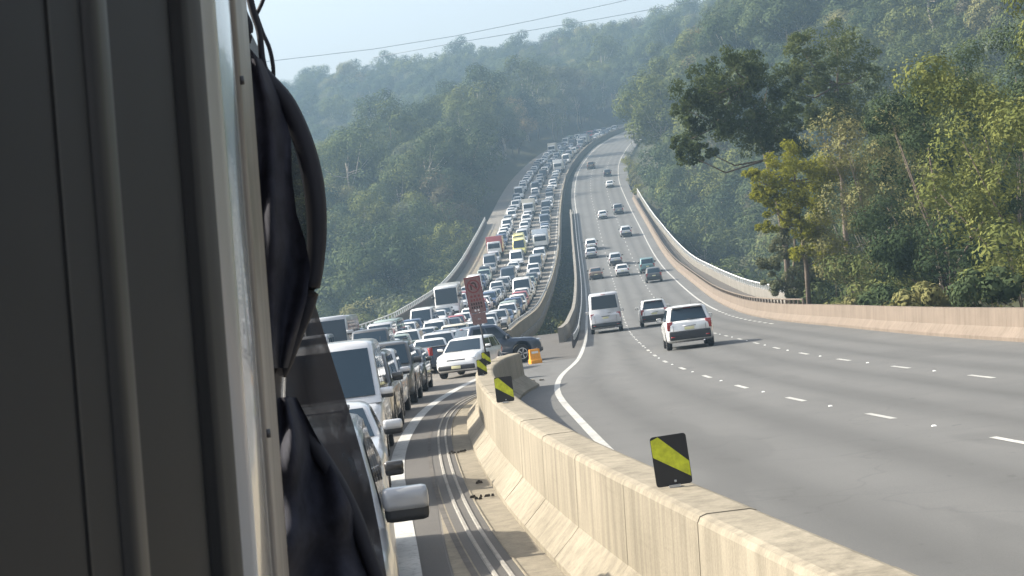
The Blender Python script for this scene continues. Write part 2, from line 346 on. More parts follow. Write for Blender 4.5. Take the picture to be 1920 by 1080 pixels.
# ------------------------------------------------------------------ carriageways
def lane_wear(*curves):
    def w(x, d):
        for a, b_ in zip(curves[:-1], curves[1:]):
            l, r = a(d), b_(d)
            if l <= x <= r:
                u = (x - l) / max(r - l, .1); return .9 * (math.exp(-((u - .28) / .1) ** 2) + math.exp(-((u - .72) / .1) ** 2))
        return 0.0
    return w
bc = lambda d: Bx(d) + .2
dsl = np.concatenate([drange(-40, 130, 2.5), drange(134, 700, 4)])
lw = lane_wear(lambda d: Qx(d) - 11.3, lambda d: Qx(d) - 7.8, lambda d: Qx(d) - 4.3, lambda d: Qx(d) - .8)
left_edge_r = lambda d: np.where(d < 62, np.minimum(bc(np.minimum(d, 62)), 9), np.maximum(Qx(d), np.interp(d, [62, 66], [-.6, Qx(66.0)])))
road_l = ribbon('left_carriageway', dsl, lambda d: Px(d) + .02, left_edge_r, 0, 'asphalt_left', nlat=36, wear=lw)
tag(road_l, 'asphalt carriageway filled by the standing queue', kind='structure')
right_edge_l = lambda d: np.where(d < 62, bc(np.minimum(d, 62)), np.where(d < 134, left_edge_r(d) + np.interp(d, [62, 66, 134], [0, .001, .001]), Lx(d) - .75))
road_r = ribbon('right_carriageway', dsl[dsl < 135], right_edge_l, lambda d: RB(d) + .3, 0, 'asphalt_right', nlat=40, wear=lane_wear(Lx, D1, D2, Rx))
tag(road_r, 'grey asphalt carriageway with flowing traffic', kind='structure')
ds2 = np.concatenate([[132.5], drange(134, 700, 4)])
rr2 = ribbon('road_surface', ds2, lambda d: np.where(d < 133, Lx(d) - .75, Lx(d) - .75), lambda d: np.where(d < 420, RB(d), Rx(d) + 2) + .3, .002, 'asphalt_right', road_r, nlat=40, wear=lane_wear(Lx, D1, D2, Rx))

ribbon('painted_shadow', drange(80, 133, 2), lambda d: Qx(d) + np.interp(d, [80, 88, 133], [2.6, .5, .4]), lambda d: Lx(d) - .16, .0045, 'asphalt_dark', road_r, nlat=4)  # shadow cast over the median nose, painted in with dark asphalt colour
# bridge decks under both carriageways, and their piers
for nm, a, b_, l, r, lab in (('bridge_deck', 132, 372, lambda d: Px(d) - .5, lambda d: Qx(d) + .35, 'concrete bridge deck under the queued carriageway'),
                             ('bridge_deck', 132, 372, lambda d: Lx(d) - 1.3, lambda d: RO(d) + .5, 'concrete bridge deck under the flowing carriageway')):
    ds = drange(a, b_, 6); t = empty(nm, (0, 0, 0)); tag(t, lab, 'bridge')
    v = []; f = []
    for d in ds:
        z = float(zg(d)); L_, R_ = float(l(d)), float(r(d)); m_ = (R_ - L_)
        v += [(L_, d, z - .06), (R_, d, z - .06), (R_, d, z - .4), (R_ - m_ * .22, d, z - .7), (R_ - m_ * .3, d, z - 3.0), (L_ + m_ * .3, d, z - 3.0), (L_ + m_ * .22, d, z - .7), (L_, d, z - .4)]
    n = 8
    for i in range(len(ds) - 1):
        for k in range(n): f.append((i * n + k, i * n + (k + 1) % n, (i + 1) * n + (k + 1) % n, (i + 1) * n + k))
    f.append(tuple(range(n))); f.append(tuple((len(ds) - 1) * n + k for k in range(n - 1, -1, -1)))
    link('girder', recalc(mesh('girder', v, f)), 'concrete_grey', t)
    for d in (190, 260, 325):
        xm = float(l(d) + r(d)) / 2; zt = float(zg(d)) - 2.95; zb = float(ground(xm, d)) - 1
        if zt - zb > 1:
            p = MB(); p.box((xm, d, (zt + zb) / 2), (4.2, 1.8, zt - zb), bev=.2); link('pier', p.build('pier'), 'concrete_grey', t)

# ------------------------------------------------------------------ painted lines (each one a sheet 4 mm above the road)
def line(name, ds, xf, w, parent, z=.006, mat='paint_line'): return ribbon(name, ds, lambda d: xf(d) - w / 2, lambda d: xf(d) + w / 2, z, mat, parent)
line('edge_line', drange(-20, 600, 3), lambda d: Lx(d), .17, road_r, .007)
line('edge_line', drange(140, 640, 3), lambda d: Rx(d), .16, road_r, .007)
d = 96.0
while d < 140:                      # broken continuity line where the extra lane leaves
    line('continuity_dash', drange(d, d + 1.6, 1), lambda q: Rx(q), .17, road_r, .008); d += 3.3
for cf in (D1, D2):
    d = 5.0
    while d < 520:
        line('lane_dash', drange(d, d + 1.7, .85), lambda q: cf(q), .115, road_r, .006)
        if d < 160:
            m_ = MB(); dd = d + 4.4; m_.box((float(cf(dd)), dd, float(zg(dd)) + .014), (.075, .08, .018), taper=.6); link('reflector', m_.build('reflector'), 'white_rail', road_r)
        d += 6.6
line('edge_line', drange(-5, 74, 1.5), lambda d: Ex(d), .26, road_l, .010)
line('edge_line', drange(70, 620, 4), lambda d: Qx(d) - .55, .14, road_l, .006)
line('edge_line', drange(90, 620, 4), lambda d: Qx(d) - 11.2, .14, road_l, .006)
for off in (4.3, 7.8):
    d = 84.0
    while d < 420:
        line('lane_dash', drange(d, d + 2.4, 1.2), lambda q: Qx(q) - off, .13, road_l, .006); d += 9.0

# ------------------------------------------------------------------ near shoulder: dark strip, concrete channel with slots
ds = drange(-5, 64, 1.5); toe = lambda d: Bx(d) - .33
ribbon('shoulder_strip', ds, lambda d: Ex(d) + .14, lambda d: Cx(d), .004, 'asphalt_dark', road_l, nlat=2)
ribbon('concrete_channel', ds, lambda d: Cx(d) + .025, lambda d: toe(d) + .2, .008, 'concrete_tan', road_l, nlat=4)
chan = lambda d: toe(d)
for o0, o1, z, mt in ((-.86, -.79, .012, 'concrete_dark'), (-.77, -.65, .012, 'asphalt_dark'), (-.65, -.615, .03, 'concrete_light'), (-.615, -.50, .012, 'asphalt_dark'), (-.50, -.465, .03, 'concrete_light'), (-.465, -.36, .012, 'asphalt_dark'), (-.36, -.345, .025, 'concrete_tan')):
    if z > .02: sweep('channel_rib', drange(-5, 60, 1.5), lambda d: chan(d), [(o0 * 1.02, .009), (o0, z), (o1, z), (o1 + .002, .009)], mt, road_l)
    else: ribbon('channel_slot', drange(-5, 60, 1.5), lambda d: chan(d) + o0, lambda d: chan(d) + o1, z, mt, road_l)

# ------------------------------------------------------------------ near concrete barrier, one piece per cast length
bar = empty('concrete_barrier', (float(Bx(10.)), 10, float(zg(10.)))); tag(bar, 'sandy concrete median barrier with cast joints in the near shoulder', 'barrier')
bar_loc = Vector(bar.location)
prof = [(-.33, .0), (-.33, .075), (-.13, .27), (-.05, .36), (-.01, 1.045), (.012, 1.085), (.06, 1.10), (.36, 1.10), (.405, 1.085), (.43, 1.04), (.47, .40), (.60, .28), (.88, .075), (.88, 0)]
def seg(a, b_, parent, name='barrier_segment', xf=Bx, pr=prof, mat='concrete_sand', jz=0.0, step=.9):
    o = sweep(name, drange(a, b_, step), xf, pr, mat); me = o.data
    me.transform(Matrix.Translation(-Vector(parent.location) + Vector((0, 0, jz)))); o.parent = parent; return o
d = -14.3
joints = []
while d < 57.8:
    L_ = 3.05; e = min(d + L_, 58.6); seg(d, e - .02, bar, jz=random.uniform(-.006, .006)); joints.append(e); d = e

# hazard markers on the barrier
def hazard_marker(dist, xoff, lab, h=.40, w=.285, turn=0.0, lean=0.0):
    d = float(dist); base = Vector((float(Bx(d)) + xoff, d, float(zg(d)) + 1.10)); t = empty('hazard_marker', base, turn); t.rotation_euler = (0, lean, turn)
    tag(t, lab, 'road sign', 'hazard markers on the barrier')
    def plate(pts, y0, y1):
        n = len(pts); v = [(x, y0, z) for x, z in pts] + [(x, y1, z) for x, z in pts]
        return v, [tuple(range(n)), tuple(range(2 * n - 1, n - 1, -1))] + [(i, (i + 1) % n, n + (i + 1) % n, n + i) for i in range(n)]
    r = .025; z0 = .015; hw = w / 2
    out = []
    for cx, cz, a0 in ((hw - r, z0 + r, -90), (hw - r, z0 + h - r, 0), (-hw + r, z0 + h - r, 90), (-hw + r, z0 + r, 180)):
        for k in range(4): a = R(a0 + 30 * k); out.append((cx + r * math.cos(a), cz + r * math.sin(a)))
    m_ = MB(); m_.add(*plate(out, 0, .004)); link('panel', m_.build('panel'), 'marker_black', t)
    e = .006
    band = [(-hw + .004, z0 + h * .93), (-hw + .004, z0 + h * .60), (hw - .004, z0 + h * .14), (hw - .004, z0 + h * .44), (-hw * .55, z0 + h - e)]
    m_ = MB(); m_.add(*plate(band, -.004, -.0008)); link('stripe', m_.build('stripe'), 'marker_yellow', t)
    m_ = MB(); m_.box((0, .03, .012), (.09, .10, .02)); m_.box((0, .012, .09), (.04, .012, .16)); link('bracket', m_.build('bracket'), 'galvanised', t)
    m_ = MB(); m_.box((.01, -.006, .05), (.018, .006, .018), bev=.003); link('bolt', m_.build('bolt'), 'galvanised', t)
hazard_marker(15.0, .21, 'large black hazard marker with yellow diagonal stripe, nearest on the concrete barrier', lean=-.03)
hazard_marker(30.3, .13, 'black and yellow hazard marker midway along the near concrete barrier', turn=-.1)
hazard_marker(43.0, .16, 'small black and yellow hazard marker facing the lane near the barrier end', turn=.75, h=.36)
hazard_marker(50.0, .2, 'last black and yellow hazard marker beside the foot of the sign', turn=.7, h=.34)

# ------------------------------------------------------------------ median barriers, parapets and rails
def wall_thing(name, lab, cat, a, b_, xf, pr, mat, step=3.0, L=24.0):
    t = empty(name, (float(xf(a)), a, float(zg(a)))); tag(t, lab, cat); d = a
    while d < b_ - 1: e = min(d + L, b_); seg(d, e - .01, t, 'barrier_segment', xf, pr, mat, 0, step); d = e
    return t
def posts_rail(t, a, b_, xf, h0, h1, spacing, pw, rail, mat='white_rail', name='post', maxn=300):
    o = Vector(t.location); me = None; d = a; n = 0
    m_ = MB(); m_.box((0, 0, (h0 + h1) / 2), (pw, pw, h1 - h0), taper=.85); me = m_.build(name); me.materials.append(MATS[mat])
    while d < b_ and n < maxn:
        p = link(name, me, None, t); p.location = Vector((float(xf(d)), d, float(zg(d)))) - o; d += spacing; n += 1
    if rail:
        m_ = MB(); m_.tube([(float(xf(q)), q, float(zg(q)) + h1 + rail) for q in drange(a, b_, 4)], rail, 6); me = m_.build('rail'); me.transform(Matrix.Translation(-o)); link('rail', me, mat, t)
fshape = [(-.30, 0), (-.30, .08), (-.16, .30), (-.10, .85), (.10, .85), (.16, .30), (.30, .08), (.30, 0)]
q = wall_thing('median_barrier', 'pale topped concrete barrier edging the queue side of the median gap', 'barrier', 122, 660, lambda d: Qx(d) + .05, [(-.22, 0), (-.12, .9), (.16, .9), (.16, -.9), (-.22, -.9)], 'concrete_tan')
posts_rail(q, 124, 360, lambda d: Qx(d) + .07, .89, 1.12, 2.6, .10, .035, 'galvanised', 'rail_post')
m1 = wall_thing('median_barrier', 'concrete barrier with curved end on the far side of the median gap', 'barrier', 112, 366, lambda d: Lx(d) - 1.05 - np.interp(d, [112, 125, 160], [.35, .15, 0]), [(-.16, -.9), (-.16, .88), (.12, .88), (.20, .25), (.20, 0), (.20, -.9)], 'concrete_grey')
m2 = wall_thing('guard_rail', 'grey steel guard rail running along the edge line of the flowing carriageway', 'guard rail', 96, 366, lambda d: Lx(d) - .42, [(-.03, .42), (-.05, .50), (-.02, .57), (-.05, .64), (-.03, .72), (.01, .72), (-.01, .64), (.02, .57), (-.01, .50), (.01, .42)], 'galvanised')
posts_rail(m2, 96.5, 366, lambda d: Lx(d) - .52, -.05, .70, 2.4, .10, 0, 'steel_dark', 'rail_post')
# right hand side: inner barrier with rail, outer parapet
rb = wall_thing('roadside_barrier', 'pinkish concrete roadside barrier with steel rail beside the flowing carriageway', 'barrier', -20, 384, RB, [(-.34, 0), (-.34, .10), (-.12, .36), (-.08, .86), (.12, .86), (.12, -.3), (-.34, -.3)], 'concrete_pink')
posts_rail(rb, 92, 384, lambda d: RB(d) + .02, .85, 1.06, 2.0, .11, .04, 'concrete_pink', 'rail_post', 190)
ro = wall_thing('bridge_parapet', 'pale outer bridge parapet with white rail above the wooded gully', 'parapet', 128, 392, RO, [(-.15, -.4), (-.15, .75), (.15, .75), (.15, -.6)], 'concrete_grey')
posts_rail(ro, 129, 392, RO, .74, 1.12, 2.0, .13, .055, 'white_rail', 'rail_post')
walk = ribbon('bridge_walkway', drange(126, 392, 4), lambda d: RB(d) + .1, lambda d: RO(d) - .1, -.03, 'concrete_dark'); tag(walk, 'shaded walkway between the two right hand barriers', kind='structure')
# left parapet and the pale walkway
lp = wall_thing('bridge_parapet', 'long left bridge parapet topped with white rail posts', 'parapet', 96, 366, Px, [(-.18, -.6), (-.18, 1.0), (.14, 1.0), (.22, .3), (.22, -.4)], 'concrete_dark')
posts_rail(lp, 97, 366, lambda d: Px(d) - .02, .99, 1.38, 2.0, .15, .055, 'white_rail', 'rail_post')
wk = ribbon('walkway', drange(96, 352, 3), lambda d: Qx(d) - 13.3, lambda d: Qx(d) - 12.36, .05, 'concrete_tan'); tag(wk, 'pale sunlit concrete walkway strip along the left parapet', kind='structure')
wk2 = ribbon('walkway', drange(96, 352, 3), lambda d: Qx(d) - 12.24, lambda d: Qx(d) - 11.35, .05, 'concrete_tan', wk)
wk3 = ribbon('walkway_joint', drange(96, 352, 3), lambda d: Qx(d) - 12.36, lambda d: Qx(d) - 12.24, .03, 'concrete_dark', wk)

# ------------------------------------------------------------------ vehicles: parametric bodies, front towards +y, origin on the road
VT = {
 # L W H wheel_r  front/rear axle y ; body-top line (y, z) rear->front ; cabin: belt, cowl y, roof front y, roof rear y, tail base y ; kind
 'sedan': dict(L=4.7, W=1.82, H=1.46, r=.32, ax=(1.42, -1.32), top=[(-2.35, .84), (-2.28, .97), (-1.4, 1.0), (1.0, .96), (1.9, .86), (2.27, .74), (2.35, .60)], belt=.96, cab=(1.08, .28, -.85, -1.68), tail=.52),
 'hatch': dict(L=4.2, W=1.78, H=1.50, r=.31, ax=(1.28, -1.24), top=[(-2.1, .90), (-2.05, 1.0), (1.0, .98), (1.7, .90), (2.03, .76), (2.1, .60)], belt=.98, cab=(1.08, .35, -1.55, -2.02), tail=.30),
 'suv': dict(L=4.65, W=1.88, H=1.70, r=.36, ax=(1.38, -1.32), top=[(-2.32, 1.0), (-2.28, 1.10), (1.05, 1.08), (1.9, 1.02), (2.24, .90), (2.32, .70)], belt=1.08, cab=(1.12, .42, -1.80, -2.24), tail=.28),
 'wagon': dict(L=5.0, W=1.95, H=1.90, r=.40, ax=(1.45, -1.42), top=[(-2.5, 1.08), (-2.46, 1.20), (1.15, 1.18), (2.1, 1.13), (2.42, 1.02), (2.5, .78)], belt=1.18, cab=(1.2, .62, -2.1, -2.42), tail=.2),
 'ute': dict(L=5.3, W=1.90, H=1.82, r=.39, ax=(1.62, -1.55), top=[(-2.65, 1.02), (-2.62, 1.12), (-.9, 1.12), (1.3, 1.10), (2.2, 1.04), (2.56, .92), (2.65, .72)], belt=1.10, cab=(1.36, .62, -.62, -.92), tail=.15),
 'van': dict(L=5.2, W=1.95, H=2.28, r=.34, ax=(1.55, -1.50), top=[(-2.6, 1.15), (-2.58, 1.24), (2.0, 1.18), (2.42, 1.05), (2.55, .90), (2.6, .62)], belt=1.16, cab=(2.30, 1.30, -2.48, -2.56), tail=.08),
 'tallvan': dict(L=5.6, W=2.05, H=2.55, r=.36, ax=(1.75, -1.65), top=[(-2.8, 1.15), (-2.78, 1.26), (1.8, 1.20), (2.45, 1.08), (2.74, .92), (2.8, .62)], belt=1.18, cab=(2.15, 1.35, -2.70, -2.77), tail=.07),
 'bus': dict(L=11.0, W=2.5, H=3.2, r=.48, ax=(3.4, -2.9), top=[(-5.5, 1.2), (-5.48, 1.32), (5.2, 1.30), (5.45, 1.22), (5.5, .7)], belt=1.28, cab=(5.42, 5.2, -5.40, -5.46), tail=.06),
}
def vehicle_parts(kind, lod):
    P = VT[kind]; L, W, H, r = P['L'], P['W'], P['H'], P['r']; hw = W / 2; parts = []
    clear = .20 if kind in ('sedan', 'hatch') else (.27 if kind != 'bus' else .32)
    ty = [p[0] for p in P['top']]; tz = [p[1] for p in P['top']]
    arch = r + .07
    ys = set([p[0] for p in P['top']] + [-L / 2 + .12, L / 2 - .12, -L / 2 + .35, L / 2 - .35])
    for a in P['ax']:
        n = 9 if lod == 0 else 5
        for k in range(n): ys.add(a + arch * math.cos(math.pi * k / (n - 1)))
        ys.add(a + arch + .015); ys.add(a - arch - .015)
    ys = sorted(y for y in ys if -L / 2 <= y <= L / 2)
    v = []; f = []
    for y in ys:
        zt = float(np.interp(y, ty, tz)); e = L / 2 - abs(y)
        w = hw * float(np.interp(e, [0, .08, .3, .8], [.80, .90, .965, 1.0]) if kind not in ('van', 'tallvan', 'bus') else np.interp(e, [0, .06, .25], [.88, .95, 1.0]))
        zb = clear + float(np.interp(e, [0, .5], [.10, 0]))
        for a in P['ax']:
            q = arch ** 2 - (y - a) ** 2
            if q > 0: zb = max(zb, r + math.sqrt(q) - .01)
        zt = max(zt, zb + .06); base = [(.90, zb), (.985, zb + .10), (1.0, .58 * zt), (.985, zt - .16), (.955, zt - .05), (.86, zt), (.5, zt + .022)]
        ring = []; last = zb
        for i, (k, z) in enumerate(base):
            z = max(z, last + (.004 if i else 0)); z = min(z, zt + .03) if i < 6 else z; last = z; ring.append((w * k, z))
        v += [(x, y, z) for x, z in ring] + [(-x, y, z) for x, z in reversed(ring)]
    n = 14
    for i in range(len(ys) - 1):
        for k in range(n): f.append((i * n + k, i * n + (k + 1) % n, (i + 1) * n + (k + 1) % n, (i + 1) * n + k))
    f.append(tuple(range(n))); f.append(tuple((len(ys) - 1) * n + k for k in range(n - 1, -1, -1)))
    parts.append(('body', v, f, 'car_paint', True, None))
    # cabin
    belt = P['belt']; yc, yrf, yrr, yt = P['cab']; wb = hw * (.945 if kind not in ('van', 'tallvan', 'bus') else .985); wt = hw * (.76 if kind in ('sedan', 'hatch') else .82)
    if kind == 'suv': wt = hw * .755
    if kind in ('van', 'tallvan'): wt = hw * .88
    if kind == 'bus': wt = hw * .95
    z0, z1 = belt - .06, H - .05
    def S(t):
        return wb + (wt - wb) * t ** 1.15, yc + (yrf - yc) * t, yt + (yrr - yt) * t, z0 + (z1 - z0) * t
    rings = []
    for t, ins in ((0, 0), (.33, 0), (.66, 0), (.93, 0), (1.0, .035), (1.03, .11), (1.06, .28)):
        w, a, c, z = S(min(t, 1.0)); z = z if t <= 1 else z1 + {1.03: .03, 1.06: .05}[t]
        w -= ins; a -= ins * 1.2; c += ins * 1.2; ch = .07
        bul = .05 if kind != 'bus' else .02
        rings.append([(w - ch, a - .0, z), (w, a - ch * 1.6, z), (w, (a + c) / 2, z), (w, c + ch * 1.4, z), (w - ch, c, z), (0, c - bul, z), (-w + ch, c, z), (-w, c + ch * 1.4, z), (-w, (a + c) / 2, z), (-w, a - ch * 1.6, z), (-w + ch, a, z), (0, a + bul, z)])
    m = len(rings[0]); v = [p for rg in rings for p in rg]; f = []
    for i in range(len(rings) - 1):
        for k in range(m): f.append((i * m + k, i * m + (k + 1) % m, (i + 1) * m + (k + 1) % m, (i + 1) * m + k))
    f.append(tuple((len(rings) - 1) * m + k for k in range(m)))
    parts.append(('cabin', v, f, 'car_paint', True, None))
    # glass
    o = .012
    def front_pt(u, t, s):
        w, a, c, z = S(t); w -= .07; bul = .05 if kind != 'bus' else .02
        y = (a + bul * (1 - abs(u)) + o * 1.5) if s > 0 else (c - bul * (1 - abs(u)) - o * 1.5); return (u * w, y, z + (o if s > 0 else o * .5))
    def glass_front(s, t0, t1, um):
        us = [-um, -um * .5, 0, um * .5, um]; vv = [front_pt(u, t, s) for t in (t0, t1) for u in us]; nn = len(us)
        inner = [(x, y - s * .02, z - .004) for x, y, z in vv]
        fs = [(i, i + 1, nn + i + 1, nn + i) for i in range(nn - 1)]; fs += [tuple(2 * nn + q for q in reversed(q4)) for q4 in fs]
        return vv + inner, fs
    gv, gf = glass_front(1, .12, .90, .97); parts.append(('windscreen', gv, gf, 'car_glass', True, None))
    tl = .16 if kind not in ('tallvan', 'van') else .30
    gv, gf = glass_front(-1, tl, .90, .90); parts.append(('rear_window', gv, gf, 'car_glass', True, None))
    spans = {'sedan': [(.05, .47), (.52, .93)], 'hatch': [(.05, .42), (.47, .80), (.84, .95)], 'suv': [(.05, .38), (.42, .70), (.74, .95)], 'wagon': [(.05, .36), (.40, .67), (.71, .96)], 'ute': [(.07, .47), (.53, .93)],
             'van': [(.05, .22), (.26, .58), (.62, .95)], 'tallvan': [(.05, .24)], 'bus': [(.02, .11), (.12, .26), (.27, .41), (.42, .56), (.57, .71), (.72, .86), (.87, .98)]}[kind]
    for s in (-1, 1):
        for (u0, u1) in spans:
            q = []
            for t, uu in ((.16, (u0, u1)), (.86, (u0, u1))):
                w, a, c, z = S(t); a -= .10; c += .09
                for u in uu: q.append((s * (w + o), a + (c - a) * u, z))
            vv = q + [(x - s * .02, y, z) for x, y, z in q]
            parts.append(('side_window', vv, [(0, 1, 3, 2), (4, 6, 7, 5)], 'car_glass', False, None))
    # wheels
    def wheel(x, y, s):
        nn = 20 if lod == 0 else 10; m_ = MB(); wd = .22; vv = []; ff = []
        for xx, rr in ((-.5, r * .62), (-.5, r * .92), (-.36, r), (.36, r), (.5, r * .92), (.5, r * .62)):
            for k in range(nn): a = 2 * math.pi * k / nn; vv.append((x + xx * wd, y + rr * math.cos(a), r + rr * math.sin(a)))
        for i in range(5):
            for k in range(nn): ff.append((i * nn + k, i * nn + (k + 1) % nn, (i + 1) * nn + (k + 1) % nn, (i + 1) * nn + k))
        ff.append(tuple(range(nn))); ff.append(tuple(5 * nn + k for k in range(nn)))
        rv = []; rf = []; xo = x + s * (wd * .5 - .012); ns = 5
        for ri, rr in enumerate((r * .64, r * .55)):
            for k in range(nn): a = 2 * math.pi * k / nn; rv.append((xo + s * .016, y + rr * math.cos(a), r + rr * math.sin(a)))
        rf += [(k, (k + 1) % nn, nn + (k + 1) % nn, nn + k) for k in range(nn)]
        for k in range(ns):
            a = 2 * math.pi * k / ns; i0 = len(rv)
            for rad, da in ((.08, -.5), (.58, -.16), (.58, .16), (.08, .5)): rv.append((xo + s * .018, y + r * rad * math.cos(a + da), r + r * rad * math.sin(a + da)))
            rf.append((i0, i0 + 1, i0 + 2, i0 + 3))
        return (vv, ff), (rv, rf)
    for a in P['ax']:
        for s in (-1, 1):
            (vv, ff), (rv, rf) = wheel(s * (hw - .12), a, s)
            parts.append(('wheel', vv, ff, 'tyre', False, [('rim', rv, rf, 'rim', False)] if lod == 0 else None))
    # underside shadow tray, bumpers, lamps, plates, mirrors
    def bx(name, c, d, mat, bev=.02, sub=None):
        m_ = MB(); m_.box(c, d, bev=bev if lod == 0 else 0); parts.append((name, m_.v, m_.f, mat, lod == 0, sub))
    bx('floor_pan', (0, 0, clear + .12), (W * .8, L * .88, .16), 'trim_black', 0)
    zt_f = tz[-2]; zt_r = tz[0]; we = .86 if kind not in ('van', 'tallvan', 'bus') else .93
    hb = {'bus': .4, 'suv': .34}.get(kind, .26)
    bx('rear_bumper', (0, -L / 2 + .05, clear + .12 + hb / 2), (W * we, .24, hb), 'trim_black', .05)
    bx('front_bumper', (0, L / 2 - .06, clear + .08 + hb / 2), (W * we * .96, .22, hb * .7), 'trim_black', .05)
    lh = .13 if kind in ('sedan', 'hatch') else .18
    for s in (-1, 1):
        bx('headlight', (s * W * .345, L / 2 - .16, zt_f - .06), (W * .19, .22, lh), 'lamp_clear', .03)
        tall = lh * (1.0 if kind == 'sedan' else 1.9)
        bx('tail_light', (s * W * .40, -L / 2 + .09, zt_r - .02 - tall * .1), (W * .12, .16, tall), 'lamp_red', .02)
    bx('grille', (0, L / 2 - .10, zt_f - .12), (W * .42, .16, .16), 'trim_black', .02)
    bx('number_plate', (0, -L / 2 - .012, zt_r - .18), (.37, .02, .11), 'plate', .004)
    if lod <= 1:
        bx('number_plate', (0, L / 2 + .05, clear + .22), (.37, .02, .11), 'plate', .004)
        for s in (-1, 1):
            ym = yc - .42; sub = None; mz = belt + .09; big = 1.25 if kind in ('ute', 'wagon', 'van', 'tallvan') else 1.0
            if kind == 'bus': ym = yc + .1; mz = 2.2; big = 1.7
            m_ = MB(); m_.box((s * (hw + .085), ym, mz), (.20 * big, .12 * big, .15 * big), bev=.035 if lod == 0 else 0)
            g = MB(); g.box((s * (hw + .085), ym - .062 * big, mz), (.16 * big, .006, .12 * big))
            cp = MB(); cp.box((s * (hw + .085), ym + .012 * big, mz + .028 * big), (.207 * big, .118 * big, .105 * big), bev=.035 if lod == 0 else 0)
            parts.append(('mirror', m_.v, m_.f, 'trim_black', True, [('mirror_glass', g.v, g.f, 'chrome', False), ('mirror_cap', cp.v, cp.f, 'car_paint', True)] if lod == 0 else None))
    if lod == 0:
        zr_ = zt_r - .1
        for s in (-1, 1):
            bx('tailgate_seam', (s * W * .335, -L / 2 - .004, zr_ - .16), (.012, .03, .42), 'trim_black', 0); bx('reflector', (s * W * .36, -L / 2 - .075, clear + .24), (.16, .012, .04), 'lamp_red', 0)
        bx('tailgate_handle', (0, -L / 2 - .012, zt_r - .085), (.5, .025, .03), 'chrome' if kind != 'tallvan' else 'trim_black', 0); bx('brake_light', (0, yrr - .1, H - .10), (.3, .05, .025), 'lamp_red', 0)
        m_ = MB(); m_.tube([(W * .28, -L / 2 + .25, clear + .02), (W * .28, -L / 2 - .06, clear + .02)], .035, 10); parts.append(('exhaust_pipe', m_.v, m_.f, 'chrome', True, None))
        bx('wiper', (.15, -L / 2 + .02 + (yt + L / 2) * .9 - .045, belt + .08), (.42, .012, .018), 'trim_black', 0)
        bx('wiper', (.25, yc + .03, belt + .02), (.55, .014, .018), 'trim_black', 0)
        if kind in ('suv', 'wagon'):
            for s in (-1, 1): bx('roof_rail', (s * wt * .86, (yrf + yrr) / 2, H + .035), (.04, (yrf - yrr) * .85, .035), 'trim_black', .01)
        if kind in ('hatch', 'suv'): bx('spoiler', (0, yrr - .06, H - .055), (wt * 1.7, .26, .04), 'car_paint', .012)
        if kind != 'bus':
            m_ = MB(); m_.tube([(.2, yrr + .25, H - .01), (.2, yrr - .05, H + .18)], .006, 5); parts.append(('antenna', m_.v, m_.f, 'trim_black', True, None))
    if kind == 'ute': bx('tray_cover', (0, -1.76, 1.135), (W * .86, 1.62, .05), 'trim_black', .015)
    if kind in ('tallvan',): pass
    return parts
VMESH = {}; SLOTS = ['car_paint', 'car_glass', 'tyre', 'trim_black', 'lamp_clear', 'lamp_red', 'plate', 'rim', 'chrome']
def vmesh(kind, lod):
    key = (kind, lod)
    if key in VMESH: return VMESH[key]
    parts = vehicle_parts(kind, lod)
    if lod == 2:
        m_ = MB()
        for nm, v, f, mt, sm, sub in parts: m_.add(v, f, SLOTS.index(mt), sm)
        me = m_.build(kind); [me.materials.append(MATS[s]) for s in SLOTS]; VMESH[key] = me; return me
    out = []
    for nm, v, f, mt, sm, sub in parts:
        me = recalc(mesh(nm, v, f, sm)); me.materials.append(MATS[mt]); subs = []
        for (n2, v2, f2, m2, s2) in sub or []:
            me2 = recalc(mesh(n2, v2, f2, s2)); me2.materials.append(MATS[m2]); subs.append((n2, me2))
        out.append((nm, me, subs))
    VMESH[key] = out; return out
COLORS = {'white': (.80, .80, .79), 'silver': (.50, .51, .53), 'grey': (.20, .21, .22), 'charcoal': (.055, .058, .062), 'black': (.018, .018, .02), 'blue': (.035, .075, .17), 'dark blue': (.03, .05, .085), 'red': (.36, .03, .035), 'pale green': (.30, .38, .34), 'cream': (.62, .57, .45),
          'yellow': (.72, .66, .22), 'bronze': (.17, .12, .08), 'teal': (.10, .20, .21)}
NAMES = {'sedan': ('sedan_car', 'sedan', 'car'), 'hatch': ('hatchback_car', 'hatchback', 'car'), 'suv': ('suv_car', 'SUV', 'car'), 'wagon': ('four_wheel_drive', 'four-wheel drive', 'car'), 'ute': ('pickup_truck', 'pickup', 'pickup'), 'van': ('van', 'van', 'van'), 'tallvan': ('delivery_van', 'delivery van', 'van'), 'bus': ('bus', 'bus', 'bus')}
def place(kind, color, x, y, heading, lod, label, group, pitch=None, glass=None, only=None):
    """heading: rotation about z; 0 = front pointing away from the camera"""
    col = (*COLORS[color], 1) if isinstance(color, str) else (*color, 1)
    z = float(zg(y)); sl_ = (float(zg(y + 2)) - float(zg(y - 2))) / 4
    fwd = Vector((-math.sin(heading), math.cos(heading), 0)); fwd.z = fwd.y * sl_; fwd.normalize()
    up = Vector((0, -sl_, 1)).normalized(); rt = fwd.cross(up).normalized(); up = rt.cross(fwd)
    M = Matrix((rt, fwd, up)).transposed().to_4x4(); M.translation = (x, y, z + .004)
    nm, _, cat = NAMES[kind]
    if lod == 2:
        t = link(nm, vmesh(kind, 2)); t.color = col; t.matrix_world = M
    else:
        t = empty(nm); t.matrix_world = M
        for pn, me, subs in vmesh(kind, lod):
            p = link(pn, me, None, t); p.color = col
            for n2, me2 in subs: s_ = link(n2, me2, None, p); s_.color = col
    tag(t, label, cat, group); return t
def tangent(xf, y): return math.atan2(-(float(xf(y + 4.0)) - float(xf(y - 4.0))), 8.0)

